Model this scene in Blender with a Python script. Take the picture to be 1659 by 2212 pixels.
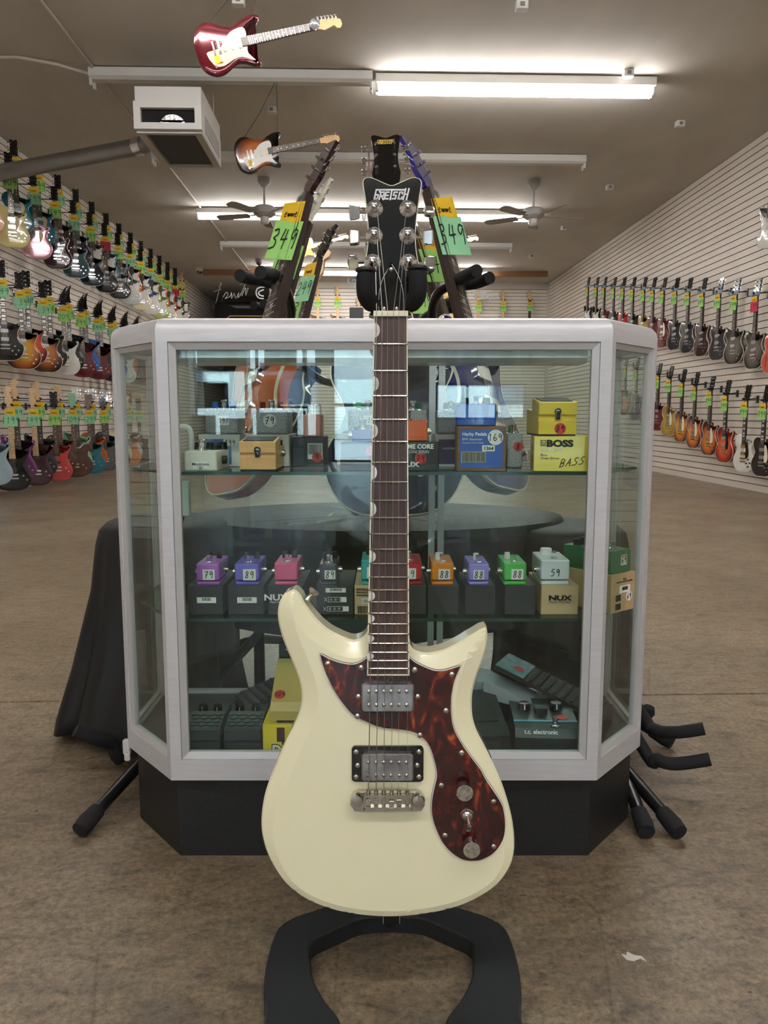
import bpy, bmesh, math, random
from mathutils import Vector as V, Matrix as M, geometry
random.seed(7)
PI = math.pi
R_ = math.radians
for o in list(bpy.data.objects): bpy.data.objects.remove(o)
SC = bpy.context.scene
COL = SC.collection

# ---------------- camera ----------------
FPX, HC = 1660.0, 0.84
PIT = math.atan(210 / FPX)
YAW = -math.atan(51 / FPX * math.cos(PIT))
cam_d = bpy.data.cameras.new('camera'); cam = bpy.data.objects.new('camera', cam_d); COL.objects.link(cam)
cam_d.sensor_fit = 'HORIZONTAL'; cam_d.sensor_width = 36; cam_d.lens = 36 * FPX / 1659
cam_d.clip_start = .05; cam_d.clip_end = 200
cam.location = (0, 0, HC); cam.rotation_euler = (PI / 2 - PIT, 0, YAW)
SC.camera = cam
# ---------------- world, exposure ----------------
w = bpy.data.worlds.new('world'); SC.world = w; w.use_nodes = True
wn = w.node_tree.nodes; wl = w.node_tree.links
bg = wn['Background']; bg.inputs[0].default_value = (.70, .84, 1, 1); bg.inputs[1].default_value = 11.0
SC.view_settings.view_transform = 'Standard'; SC.view_settings.look = 'None'
SC.view_settings.exposure = 0.86; SC.view_settings.gamma = 1; SC.view_settings.use_curve_mapping = False
TUBE = 28.0      # strength of the fluorescent tubes
# daylight outside the shop front
sd = bpy.data.lights.new('sun', 'SUN'); sd.energy = 12.0; sd.angle = R_(1); sun = bpy.data.objects.new('sun', sd); COL.objects.link(sun)
sun.rotation_euler = (R_(38), 0, R_(35)); sun.location = (0, -20, 12)

RZ = M.Rotation(YAW, 4, 'Z')
def W(p): return RZ @ V(p)           # from the camera's heading frame to the room frame
def ray(u, v):
    a = (u - 829.5) / FPX; b = (1106 - v) / FPX
    return V((a, math.cos(PIT) + b * math.sin(PIT), -math.sin(PIT) + b * math.cos(PIT)))
def ay(u, v, Y):                     # point at distance Y ahead, in the heading frame
    d = ray(u, v); t = Y / d.y; return V((d.x * t, Y, HC + d.z * t))
def rax(u, v, X):                    # point on the room plane x = X
    d = RZ @ ray(u, v); t = X / d.x; return V((X, d.y * t, HC + d.z * t))
def ray_y(u, v, Y):                  # point on the room plane y = Y
    d = RZ @ ray(u, v); t = Y / d.y; return V((d.x * t, Y, HC + d.z * t))

# ---------------- materials ----------------
def lin(c):
    r = []
    for x in c:
        x = x / 255.0
        r.append(x / 12.92 if x <= .04045 else ((x + .055) / 1.055) ** 2.4)
    return (r[0], r[1], r[2], 1)
MC = {}
def mat(name, c=(200, 200, 200), rough=.5, metal=0, coat=0, emit=None, es=0, spec=.5, alpha=1):
    if name in MC: return MC[name]
    m = bpy.data.materials.new(name); m.use_nodes = True
    b = m.node_tree.nodes['Principled BSDF']
    b.inputs['Base Color'].default_value = lin(c); b.inputs['Roughness'].default_value = rough
    b.inputs['Metallic'].default_value = metal; b.inputs['Coat Weight'].default_value = coat
    b.inputs['Coat Roughness'].default_value = .04
    b.inputs['Specular IOR Level'].default_value = spec
    if emit: b.inputs['Emission Color'].default_value = lin(emit); b.inputs['Emission Strength'].default_value = es
    MC[name] = m; return m
def nodes(m): return m.node_tree.nodes, m.node_tree.links, m.node_tree.nodes['Principled BSDF']
def noise_mat(name, stops, scale=5, rough=.5, detail=6, stretch=(1, 1, 1), coat=0, metal=0, bump=0, rot=None, dist=0, coord='Object'):
    if name in MC: return MC[name]
    m = mat(name, (128, 128, 128), rough, metal, coat); n, l, b = nodes(m)
    tc = n.new('ShaderNodeTexCoord'); mp = n.new('ShaderNodeMapping'); mp.inputs['Scale'].default_value = stretch
    if rot: mp.inputs['Rotation'].default_value = rot
    nz = n.new('ShaderNodeTexNoise'); nz.inputs['Scale'].default_value = scale; nz.inputs['Detail'].default_value = detail
    nz.inputs['Distortion'].default_value = dist
    cr = n.new('ShaderNodeValToRGB'); e = cr.color_ramp.elements
    while len(e) < len(stops): e.new(.5)
    for i, (p, c) in enumerate(stops): e[i].position = p; e[i].color = lin(c)
    l.new(tc.outputs[coord], mp.inputs[0]); l.new(mp.outputs[0], nz.inputs[0]); l.new(nz.outputs[0], cr.inputs[0]); l.new(cr.outputs[0], b.inputs['Base Color'])
    if bump:
        bp = n.new('ShaderNodeBump'); bp.inputs['Strength'].default_value = bump; bp.inputs['Distance'].default_value = .002
        l.new(nz.outputs[0], bp.inputs['Height']); l.new(bp.outputs[0], b.inputs['Normal'])
    return m
def burst_mat(name, inner, mid, outer, cz=.19, rx=.17, rz=.21):
    """sunburst finish: the colour follows the distance from the middle of the body"""
    if name in MC: return MC[name]
    m = mat(name, (128, 128, 128), .18, 0, .6); n, l, b = nodes(m)
    tc = n.new('ShaderNodeTexCoord'); mp = n.new('ShaderNodeMapping')
    mp.inputs['Location'].default_value = (0, 0, -cz / rz); mp.inputs['Scale'].default_value = (1 / rx, 0, 1 / rz)
    ln = n.new('ShaderNodeVectorMath'); ln.operation = 'LENGTH'
    cr = n.new('ShaderNodeValToRGB'); e = cr.color_ramp.elements; e.new(.5)
    for i, (p, c) in enumerate([(.45, inner), (.72, mid), (.95, outer)]): e[i].position = p; e[i].color = lin(c)
    l.new(tc.outputs['Object'], mp.inputs[0]); l.new(mp.outputs[0], ln.inputs[0]); l.new(ln.outputs['Value'], cr.inputs[0]); l.new(cr.outputs[0], b.inputs['Base Color'])
    return m
def glass_mat(name, tint=(240, 250, 248), refl=1.0):
    if name in MC: return MC[name]
    m = bpy.data.materials.new(name); m.use_nodes = True; n = m.node_tree.nodes; l = m.node_tree.links; n.clear()
    o = n.new('ShaderNodeOutputMaterial'); mx = n.new('ShaderNodeMixShader'); t = n.new('ShaderNodeBsdfTransparent'); g = n.new('ShaderNodeBsdfGlossy')
    g.inputs['Roughness'].default_value = 0.0; ge = n.new('ShaderNodeNewGeometry'); dt = n.new('ShaderNodeVectorMath'); dt.operation = 'DOT_PRODUCT'
    def mt(op, a, b2):
        x = n.new('ShaderNodeMath'); x.operation = op
        for i, q in enumerate((a, b2)):
            if q is None: continue
            if isinstance(q, (int, float)): x.inputs[i].default_value = q
            else: l.new(q, x.inputs[i])
        return x.outputs[0]
    l.new(ge.outputs['Normal'], dt.inputs[0]); l.new(ge.outputs['Incoming'], dt.inputs[1])
    k = mt('SUBTRACT', 1.0, mt('ABSOLUTE', dt.outputs['Value'], None)); fres = mt('ADD', .04, mt('MULTIPLY', .96, mt('POWER', k, 5.0)))
    t.inputs[0].default_value = lin(tint)
    l.new(fres, mx.inputs[0]); l.new(t.outputs[0], mx.inputs[1]); l.new(g.outputs[0], mx.inputs[2]); l.new(mx.outputs[0], o.inputs[0])
    MC[name] = m; return m

BLACKG = mat('gloss_black', (8, 8, 11), .12, 0, .8)
BLACKM = mat('matte_black', (26, 26, 29), .55)
FOAM = mat('black_foam', (22, 23, 26), .85)
STEEL = mat('black_steel', (20, 20, 23), .28)
CHROME = mat('chrome', (225, 225, 228), .1, 1)
NICKEL = mat('nickel', (205, 200, 190), .16, 1)
ALU = noise_mat('brushed_aluminium', [(.3, (198, 198, 203)), (.7, (206, 206, 211))], 30, .42, 4, (.5, .5, 6), metal=.2)
ALUD = mat('aluminium_inner', (176, 176, 176), .42, .3)
STRING = mat('string_steel', (190, 186, 178), .3, 1)
CREAMB = mat('cream_binding', (232, 226, 200), .35)
WHITEP = mat('white_plastic', (228, 228, 224), .4)
PAPER = mat('white_paper', (236, 236, 232), .7)
INK = mat('black_ink', (15, 15, 18), .6)
REDINK = mat('red_ink', (170, 60, 60), .6)
YCARD = mat('yellow_card', (232, 188, 38), .75)
GCARD = mat('green_card', (160, 218, 120), .75)
GCARD2 = mat('pale_green_card', (150, 212, 165), .75)
RCARD = mat('red_card', (206, 48, 80), .75)
REDST = mat('red_sticker', (205, 60, 58), .6)
MAPLE = noise_mat('maple', [(.3, (205, 165, 112)), (.7, (222, 186, 136))], 8, .35, 5, (1, 1, .15))
ROSEW = noise_mat('rosewood', [(.3, (52, 36, 32)), (.5, (74, 52, 46)), (.75, (92, 68, 60))], 60, .45, 8, (1, 1, .07))
ROSED = mat('dark_fretboard', (60, 44, 38), .5)
MAHOG = mat('mahogany', (96, 46, 28), .3, 0, .4)
TORT = None

# ---------------- mesh building ----------------
GT = M.Rotation(PI / 2, 4, 'X')      # flat drawings (x, y, height) stood upright: (x, -height, y)
class MB:
    def __init__(s, T=None): s.v = []; s.f = []; s.mi = []; s.T = T; s.k = 0
    def add(s, vs, fs, T=None):
        n = len(s.v)
        for p in vs:
            p = V(p)
            if T: p = T @ p
            if s.T: p = s.T @ p
            s.v.append(p)
        for f in fs: s.f.append([i + n for i in f]); s.mi.append(s.k)
        return s
    def box(s, c, d, T=None):
        x, y, z = c; a, b, e = d[0] / 2, d[1] / 2, d[2] / 2
        vs = [(x + i * a, y + j * b, z + k * e) for i in (-1, 1) for j in (-1, 1) for k in (-1, 1)]
        return s.add(vs, [(0, 1, 3, 2), (4, 6, 7, 5), (0, 4, 5, 1), (2, 3, 7, 6), (0, 2, 6, 4), (1, 5, 7, 3)], T)
    def bb(s, x0, x1, y0, y1, z0, z1, T=None): return s.box(((x0 + x1) / 2, (y0 + y1) / 2, (z0 + z1) / 2), (x1 - x0, y1 - y0, z1 - z0), T)
    def rbox(s, c, d, r=.004, T=None, seg=3):
        """box with rounded vertical corners and softened top and bottom edges"""
        pts = []
        a, b = d[0] / 2, d[1] / 2; r = min(r, a * .98, b * .98)
        for cx, cy, a0 in ((a - r, b - r, 0), (-a + r, b - r, 90), (-a + r, -b + r, 180), (a - r, -b + r, 270)):
            for i in range(seg + 1):
                t = R_(a0 + 90 * i / seg); pts.append((cx + r * math.cos(t), cy + r * math.sin(t)))
        h = d[2] / 2; q = min(r * .5, h * .5); n = len(pts); vs = []
        for z, k in ((-h, 1 - q / max(a, b)), (-h + q, 1), (h - q, 1), (h, 1 - q / max(a, b))):
            vs += [(c[0] + p[0] * k, c[1] + p[1] * k, c[2] + z) for p in pts]
        fs = [[j * n + i, j * n + (i + 1) % n, (j + 1) * n + (i + 1) % n, (j + 1) * n + i] for j in range(3) for i in range(n)]
        fs += [list(range(n))[::-1], list(range(3 * n, 4 * n))]
        return s.add(vs, fs, T)
    def cyl(s, p0, p1, r0, r1=None, n=14, caps=True, T=None):
        p0 = V(p0); p1 = V(p1); r1 = r0 if r1 is None else r1
        return s.tube([p0, p1], [r0, r1], n, caps, T)
    def tube(s, pts, r, n=10, caps=True, T=None):
        pts = [V(p) for p in pts]; m = len(pts)
        rs = r if isinstance(r, (list, tuple)) else [r] * m
        vs = []; pu = None
        for i, p in enumerate(pts):
            d = (pts[min(i + 1, m - 1)] - pts[max(i - 1, 0)]); d = d.normalized() if d.length > 1e-9 else V((0, 0, 1))
            if pu is None: pu = d.orthogonal().normalized()
            else: pu = (pu - d * pu.dot(d)); pu = pu.normalized() if pu.length > 1e-6 else d.orthogonal().normalized()
            w_ = d.cross(pu)
            for k in range(n):
                t = 2 * PI * k / n; vs.append(p + (pu * math.cos(t) + w_ * math.sin(t)) * rs[i])
        fs = [[i * n + k, i * n + (k + 1) % n, (i + 1) * n + (k + 1) % n, (i + 1) * n + k] for i in range(m - 1) for k in range(n)]
        if caps: fs += [list(range(n))[::-1], list(range((m - 1) * n, m * n))]
        return s.add(vs, fs, T)
    def lathe(s, prof, n=20, T=None):
        """prof: (radius, z)"""
        m = len(prof); vs = [(r * math.cos(2 * PI * k / n), r * math.sin(2 * PI * k / n), z) for r, z in prof for k in range(n)]
        fs = [[i * n + k, i * n + (k + 1) % n, (i + 1) * n + (k + 1) % n, (i + 1) * n + k] for i in range(m - 1) for k in range(n)]
        fs += [list(range(n))[::-1], list(range((m - 1) * n, m * n))]
        return s.add(vs, fs, T)
    def rings(s, outline, lv, T=None, cap0=True, cap1=True):
        """stack of inset copies of a closed outline: lv = [(inset, height)...], bottom first"""
        n = len(outline); ns = normals2(outline); vs = []
        for ins, h in lv: vs += [(p[0] - q[0] * ins, p[1] - q[1] * ins, h) for p, q in zip(outline, ns)]
        fs = [[j * n + i, j * n + (i + 1) % n, (j + 1) * n + (i + 1) % n, (j + 1) * n + i] for j in range(len(lv) - 1) for i in range(n)]
        if cap0: fs.append(list(range(n))[::-1])
        if cap1: fs.append(list(range((len(lv) - 1) * n, len(lv) * n)))
        return s.add(vs, fs, T)
    def ribbon(s, pts, w_, h=.0004, z=0, T=None):
        """flat pen stroke along points given in the drawing plane"""
        for a, b in zip(pts[:-1], pts[1:]):
            a = V((a[0], a[1])); b = V((b[0], b[1])); d = b - a
            if d.length < 1e-9: continue
            d.normalize(); q = V((-d.y, d.x)) * w_ / 2; a = a - d * w_ * .4; b = b + d * w_ * .4
            c = [a - q, b - q, b + q, a + q]
            s.add([(p.x, p.y, z) for p in c] + [(p.x, p.y, z + h) for p in c], [(4, 5, 6, 7), (0, 1, 5, 4), (1, 2, 6, 5), (2, 3, 7, 6), (3, 0, 4, 7)], T)
        return s
    def build(s, name, m, parent=None, smooth=35, loc=None):
        me = bpy.data.meshes.new(name); me.from_pydata([tuple(p) for p in s.v], [], s.f)
        for x in (m if isinstance(m, (list, tuple)) else [m]): me.materials.append(x)
        if isinstance(m, (list, tuple)): me.polygons.foreach_set('material_index', s.mi)
        b = bmesh.new(); b.from_mesh(me); bmesh.ops.recalc_face_normals(b, faces=b.faces); b.to_mesh(me); b.free()
        if smooth: me.polygons.foreach_set('use_smooth', [True] * len(me.polygons)); me.set_sharp_from_angle(angle=R_(smooth))
        me.update()
        o = bpy.data.objects.new(name, me); COL.objects.link(o)
        if parent: o.parent = parent
        if loc is not None: o.location = loc
        return o
def normals2(pts):
    n = len(pts); ar = sum(pts[i][0] * pts[(i + 1) % n][1] - pts[(i + 1) % n][0] * pts[i][1] for i in range(n)); sg = 1 if ar > 0 else -1; r = []
    for i in range(n):
        a, b = pts[i - 1], pts[(i + 1) % n]; d = V((b[0] - a[0], b[1] - a[1])); d.normalize(); r.append((d.y * sg, -d.x * sg))
    return r
def smooth_closed(p, k=4, t=.5):
    n = len(p); r = []
    for i in range(n):
        a, b, c, d = [V((q[0], q[1])) for q in (p[i - 1], p[i], p[(i + 1) % n], p[(i + 2) % n])]
        for j in range(k):
            u = j / k; r.append(tuple(.5 * ((2 * b) + (c - a) * u + (2 * a - 5 * b + 4 * c - d) * u * u + (3 * b - a - 3 * c + d) * u ** 3)))
    return r
def smooth_open(p, k=6):
    p = [V(q) for q in p]; q = [p[0]] + p + [p[-1]]; r = []
    for i in range(1, len(q) - 2):
        a, b, c, d = q[i - 1:i + 3]
        for j in range(k):
            u = j / k; r.append(.5 * ((2 * b) + (c - a) * u + (2 * a - 5 * b + 4 * c - d) * u * u + (3 * b - a - 3 * c + d) * u ** 3))
    return r + [p[-1]]
def tag(o, label=None, cat=None, group=None, kind=None):
    if label: o['label'] = label
    if cat: o['category'] = cat
    if group: o['group'] = group
    if kind: o['kind'] = kind
    return o
def empty(name, loc=(0, 0, 0), rot=(0, 0, 0), label=None, cat=None, group=None):
    o = bpy.data.objects.new(name, None); o.empty_display_size = .05; COL.objects.link(o); o.location = loc; o.rotation_euler = rot
    return tag(o, label, cat, group)
def hempty(name, p, rz=0, label=None, cat=None, group=None):   # placed in the heading frame
    return empty(name, W(p), (0, 0, YAW + rz), label, cat, group)
def copy_tree(o, parent=None):
    c = o.copy(); COL.objects.link(c)
    if parent: c.parent = parent
    for ch in [x for x in o.children]: copy_tree(ch, c)
    return c
def inst(src, name, parent, loc=None, rot=None):
    o = bpy.data.objects.new(name, src.data); COL.objects.link(o); o.parent = parent
    if loc is not None: o.location = loc
    if rot is not None: o.rotation_euler = rot
    return o
# ---------------- lettering ----------------
SF = {'0': [[(.5, 1), (.15, .75), (.1, .35), (.4, 0), (.75, .2), (.85, .65), (.5, 1)]], '1': [[(.35, .8), (.55, 1), (.5, 0)]],
 '2': [[(.15, .8), (.45, 1), (.8, .75), (.6, .4), (.1, 0), (.9, .03)]], '3': [[(.2, .95), (.65, 1), (.75, .75), (.35, .55), (.75, .4), (.7, .1), (.15, 0)]],
 '4': [[(.35, 1), (.15, .45), (.9, .5)], [(.7, .95), (.6, 0)]], '5': [[(.85, 1), (.3, .97), (.2, .6), (.65, .6), (.75, .25), (.45, 0), (.1, .05)]],
 '6': [[(.65, 1), (.25, .6), (.15, .2), (.45, 0), (.8, .2), (.65, .45), (.2, .35)]], '7': [[(.1, .9), (.85, 1), (.4, 0)], [(.3, .5), (.7, .52)]],
 '8': [[(.7, .95), (.35, .95), (.3, .7), (.7, .4), (.7, .1), (.35, .02), (.25, .3), (.75, .7), (.7, .95)]], '9': [[(.8, .9), (.4, 1), (.2, .7), (.45, .5), (.8, .8), (.75, 0)]],
 '$': [[(.8, .85), (.4, .9), (.25, .65), (.7, .4), (.6, .15), (.15, .1)], [(.5, 1.05), (.42, -.08)]], ',': [[(.4, .1), (.3, -.15)]], ' ': [],
 'B': [[(.15, 0), (.3, 1), (.8, .95), (.7, .6), (.25, .5), (.8, .45), (.65, .05), (.05, 0)]], 'A': [[(0, 0), (.65, 1), (.75, 0)], [(.2, .4), (.9, .42)]],
 'S': [[(.95, .9), (.5, 1), (.35, .65), (.75, .4), (.55, .05), (.05, .05)]], '-': [[(.2, .5), (.8, .5)]],
 'w': [[(0, .5), (.15, .1), (.3, .5), (.45, .05), (.6, .5), (.8, .1), (1, .5)]], 'e': [[(.1, .3), (.7, .45), (.5, .7), (.15, .4), (.3, 0), (.8, .1)]],
 'T': [[(0, .95), (1, 1)], [(.55, 1), (.4, 0)]], 'L': [[(.3, 1), (.1, 0), (.8, .05)]]}
def hand(mb, text, x, y, h, wd, T=None, adv=.72, z=0, th=.0004, slant=.12, center=True):
    """handwritten characters drawn as pen strokes"""
    L = len(text) * h * adv; x0 = x - L / 2 if center else x
    for i, ch in enumerate(text):
        for st in SF.get(ch, SF['-']):
            st = st if len(st) < 4 else [tuple(q) for q in [V((a[0], a[1], 0)).to_2d() for a in smooth_open([(p[0], p[1], 0) for p in st], 3)]]
            mb.ribbon([(x0 + i * h * adv + p[0] * h * adv * .85 + slant * p[1] * h, y + p[1] * h) for p in st], wd, th, z, T)
    return mb
def text_obj(text, size, m, parent, loc, rot=(PI / 2, 0, 0), name='lettering', shear=0, sx=1, ext=.0003, align='CENTER', bold=0):
    c = bpy.data.curves.new(name, 'FONT'); c.body = text; c.size = size; c.extrude = ext; c.align_x = align; c.shear = shear; c.offset = bold; c.resolution_u = 3
    t = bpy.data.objects.new('t', c); COL.objects.link(t); bpy.context.view_layer.update()
    me = bpy.data.meshes.new_from_object(t); me.name = name; bpy.data.objects.remove(t); me.materials.clear(); me.materials.append(m)
    o = bpy.data.objects.new(name, me); COL.objects.link(o); o.parent = parent; o.location = loc; o.rotation_euler = rot; o.scale = (sx, 1, 1)
    return o
# ================= the room =================
XL, XR, YF, YB, ZC = -3.93, 4.39, -10.5, 18.2, 3.87
def floor_material():
    m = mat('stained_concrete', (150, 130, 105), .42, 0, .0); n, l, b = nodes(m)
    tc = n.new('ShaderNodeTexCoord')
    def nz(sc, det, st=(1, 1, 1), dist=0, rough=.55):
        mp = n.new('ShaderNodeMapping'); mp.inputs['Scale'].default_value = st
        x = n.new('ShaderNodeTexNoise'); x.inputs['Scale'].default_value = sc; x.inputs['Detail'].default_value = det; x.inputs['Distortion'].default_value = dist; x.inputs['Roughness'].default_value = rough
        l.new(tc.outputs['Object'], mp.inputs[0]); l.new(mp.outputs[0], x.inputs[0]); return x.outputs[0]
    def ramp(src, st):
        cr = n.new('ShaderNodeValToRGB'); e = cr.color_ramp.elements
        while len(e) < len(st): e.new(.5)
        for i, (p, c) in enumerate(st): e[i].position = p; e[i].color = lin(c)
        l.new(src, cr.inputs[0]); return cr.outputs[0]
    def mix(a, c, f, mode='MIX'):
        x = n.new('ShaderNodeMix'); x.data_type = 'RGBA'; x.blend_type = mode
        if hasattr(f, 'links') or not isinstance(f, (int, float)): l.new(f, x.inputs[0])
        else: x.inputs[0].default_value = f
        l.new(a, x.inputs[6]); l.new(c, x.inputs[7]); return x.outputs[2]
    base = ramp(nz(1.1, 8, dist=.2, rough=.65), [(.3, (140, 124, 103)), (.5, (166, 149, 125)), (.7, (188, 171, 146))])
    fine = ramp(nz(80, 10, dist=.15, rough=.8), [(.34, (70, 58, 48)), (.46, (190, 186, 180)), (.62, (255, 255, 255))])
    c = mix(base, fine, .8, 'MULTIPLY')
    mid = ramp(nz(15, 12, (1, 1.8, 1), .25, .78), [(.34, (84, 76, 70)), (.5, (222, 218, 212)), (.7, (255, 255, 255))])
    c = mix(c, mid, .75, 'MULTIPLY')
    # worn grey stains of their own shape
    st = ramp(nz(5.5, 14, (1, 1.5, 1), .25, .78), [(.46, (0, 0, 0)), (.58, (255, 255, 255))])
    sp = n.new('ShaderNodeSeparateXYZ'); l.new(tc.outputs['Object'], sp.inputs[0])
    mr = n.new('ShaderNodeMapRange'); mr.inputs[1].default_value = 1.15; mr.inputs[2].default_value = .75; mr.inputs[3].default_value = .12; mr.inputs[4].default_value = .8
    l.new(sp.outputs[1], mr.inputs[0])
    mm = n.new('ShaderNodeMath'); mm.operation = 'MULTIPLY'; l.new(st, mm.inputs[0]); l.new(mr.outputs[0], mm.inputs[1])
    gy = n.new('ShaderNodeRGB'); gy.outputs[0].default_value = lin((72, 70, 68)); c = mix(c, gy.outputs[0], mm.outputs[0])
    # small dark pits and scratches
    pit = ramp(nz(38, 4, (1, 2.2, 1), .3, .5), [(.27, (60, 46, 36)), (.31, (255, 255, 255))]); c = mix(c, pit, .8, 'MULTIPLY')
    vo = n.new('ShaderNodeTexVoronoi'); vo.feature = 'DISTANCE_TO_EDGE'; vo.inputs['Scale'].default_value = 2.2; vo.inputs['Randomness'].default_value = 1
    dn = n.new('ShaderNodeMixRGB'); dn.inputs[0].default_value = .06; nn = n.new('ShaderNodeTexNoise'); nn.inputs['Scale'].default_value = 9; nn.inputs['Detail'].default_value = 8
    l.new(tc.outputs['Object'], dn.inputs[1]); l.new(nn.outputs['Color'], dn.inputs[2]); l.new(dn.outputs[0], vo.inputs[0])
    ck = ramp(vo.outputs[0], [(0, (90, 76, 62)), (.006, (255, 255, 255))]); c = mix(c, ck, .35, 'MULTIPLY')
    l.new(c, b.inputs['Base Color'])
    rr = n.new('ShaderNodeMapRange'); rr.inputs[3].default_value = .22; rr.inputs[4].default_value = .5; l.new(nz(3, 6), rr.inputs[0]); l.new(rr.outputs[0], b.inputs['Roughness'])
    bp = n.new('ShaderNodeBump'); bp.inputs['Strength'].default_value = .35; bp.inputs['Distance'].default_value = .002; l.new(nz(70, 8, dist=.5, rough=.7), bp.inputs['Height']); l.new(bp.outputs[0], b.inputs['Normal'])
    return m
FLOORM = floor_material()
def struct(name, mb, m, smooth=0): return tag(mb.build(name, m, None, smooth), kind='structure')
struct('floor', MB().bb(XL - .3, XR + .3, YF - .3, 2.205, -.1, 0).bb(XL - .3, XR + .3, 2.215, YB + 5, -.1, 0), FLOORM)
fk = MB().rings([(0, 0), (.02, -.006), (.045, .004), (.06, -.008), (.052, .012), (.03, .016), (.014, .03), (.006, .016), (-.008, .022)], [(0, 0), (0, .0006)]).build('paint_chip', mat('white_chip', (214, 208, 200), .7), None, 0); fk.location = (.41, 1.085, 0); fk.scale = (.5, .6, 1); tag(fk, 'small white paint chip on the floor at the lower right', 'paint chip')
struct('trim_1', MB().bb(XL, XR, 2.205, 2.215, -.1, -.004), mat('joint_filler', (196, 184, 160), .8))
CEILM = noise_mat('ceiling_plaster', [(.3, (184, 178, 168)), (.7, (196, 190, 180))], 2.5, .85, 8, (1, .5, 1), bump=.3)
struct('ceiling', MB().bb(XL - .3, XR + .3, YF - .3, YB + 5, ZC, ZC + .1), CEILM)
SLAT = noise_mat('slatwall_panel', [(.3, (214, 204, 192)), (.7, (224, 215, 204))], 1.5, .5, 5)
SLOT = mat('slat_groove', (74, 60, 52), .8)
def slatwall(name, p0, p1, nrm, z0=0.0, z1=ZC, pitch=.0775, th=.12):
    p0 = V((p0[0], p0[1], 0)); p1 = V((p1[0], p1[1], 0)); nrm = V((nrm[0], nrm[1], 0)); mb = MB()
    def strip(o0, za, o1, zb, k):
        mb.k = k; n = len(mb.v)
        for o, z in ((o0, za), (o1, zb)):
            for p in (p0, p1): q = p + nrm * o; mb.v.append(V((q.x, q.y, z)))
        mb.f.append((n, n + 1, n + 3, n + 2)); mb.mi.append(k)
    z = z0
    while z < z1 - .001:
        zt = min(z + pitch - .009, z1); strip(0, z, 0, zt, 0)
        if zt < z1:
            ze = min(z + pitch, z1); strip(0, zt, -.011, zt + .0008, 1); strip(-.011, zt + .0008, -.011, ze - .0008, 1); strip(-.011, ze - .0008, 0, ze, 1)
        z += pitch
    mb.k = 0
    a = p0 - nrm * .014; b = p1 - nrm * .014; c = p1 - nrm * th; d = p0 - nrm * th
    vs = [(q.x, q.y, zz) for zz in (z0, z1) for q in (a, b, c, d)]
    mb.add(vs, [(0, 1, 2, 3), (4, 5, 6, 7), (0, 1, 5, 4), (1, 2, 6, 5), (2, 3, 7, 6), (3, 0, 4, 7)])
    o = mb.build(name, [SLAT, SLOT], None, 0); return tag(o, kind='structure')
slatwall('wall_left', (XL, YF), (XL, YB + 4.5), (1, 0))
slatwall('wall_right', (XR, YF), (XR, YB), (-1, 0))
slatwall('wall_back', (-1.95, YB), (XR, YB), (0, -1), 0, 3.72)
PLAST = mat('painted_plaster', (196, 188, 176), .8)
struct('wall_back_header', MB().bb(-1.95, XR, YB - .01, YB + .12, 3.72, ZC).bb(-2.07, -1.95, YB - .02, YB + 4.4, 0, ZC), PLAST)
struct('wall_storeroom', MB().bb(XL - .1, -1.95, YB + 4.3, YB + 4.45, 0, ZC), mat('dim_grey_paint', (92, 92, 94), .8))
struct('trim_2', MB().bb(XR - .05, XR, YB - .06, YB, 0, 3.75), PLAST)
struct('baseboard_left', MB().bb(XL, XL + .018, YF, YB, 0, .07), mat('pale_base', (205, 196, 184), .6))
struct('baseboard_right', MB().bb(XR - .018, XR, YF, YB, 0, .07), MC['pale_base'])
struct('trim_3', MB().bb(-3.3, 4.0, 16.75, 16.83, 3.76, ZC), mat('wood_strip', (142, 102, 66), .6))

# ---- shop front behind the viewer: door, windows, street ----
DX0, DX1 = -1.22, -.2
fw = MB(); yy0, yy1 = YF - .12, YF
fw.bb(XL, -3.6, yy0, yy1, 0, ZC); fw.bb(-3.6, XR, yy0, yy1, 2.75, ZC); fw.bb(-3.6, DX0, yy0, yy1, 0, .45)
fw.bb(-1.45, DX0, yy0, yy1, .45, 2.75); fw.bb(DX0, DX1, yy0, yy1, 2.2, 2.75); fw.bb(DX1, .55, yy0, yy1, 0, 2.75)
fw.bb(.55, 2.1, yy0, yy1, 0, .75); fw.bb(.55, 2.1, yy0, yy1, 1.38, 2.75); fw.bb(2.1, XR, yy0, yy1, 0, 2.75)
struct('wall_front', fw, PLAST)
FRAME = mat('dark_window_frame', (40, 40, 44), .4, .5)
PANE = glass_mat('window_glass', (235, 245, 250))
def window(name, x0, x1, z0, z1, bars=()):
    mb = MB(); t = .045
    for a in ((x0, x0 + t), (x1 - t, x1)): mb.bb(a[0], a[1], YF - .09, YF - .03, z0, z1)
    for a in ((z0, z0 + t), (z1 - t, z1)): mb.bb(x0, x1, YF - .09, YF - .03, a[0], a[1])
    for bx in bars: mb.bb(bx - t / 2, bx + t / 2, YF - .09, YF - .03, z0, z1)
    o = struct(name, mb, FRAME); MB().bb(x0 + t, x1 - t, YF - .064, YF - .058, z0 + t, z1 - t).build('pane', PANE, o, 0); return o
window('window_1', -3.6, -1.45, .45, 2.75, (-2.5,))
window('window_2', .55, 2.1, .75, 1.38, (1.1, 1.6))
d1 = window('door_1', DX0, DX1, .02, 2.2); MB().bb(DX0 + .04, DX1 - .04, YF - .05, YF - .02, .98, 1.04).build('push_bar', ALUD, d1, 0)
struct('street', MB().bb(-30, 30, -40, YF - .3, -.12, -.02), noise_mat('pale_pavement', [(.3, (190, 188, 182)), (.7, (214, 212, 206))], 2, .8))
fb = empty('building', (0, -24, 0), label='pale stucco building across the street with a flat roof and dark windows', cat='building')
MB().bb(-16, 16, -4, 0, 0, 6).build('wall', mat('pale_stucco', (226, 220, 208), .9), fb, 0)
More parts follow.
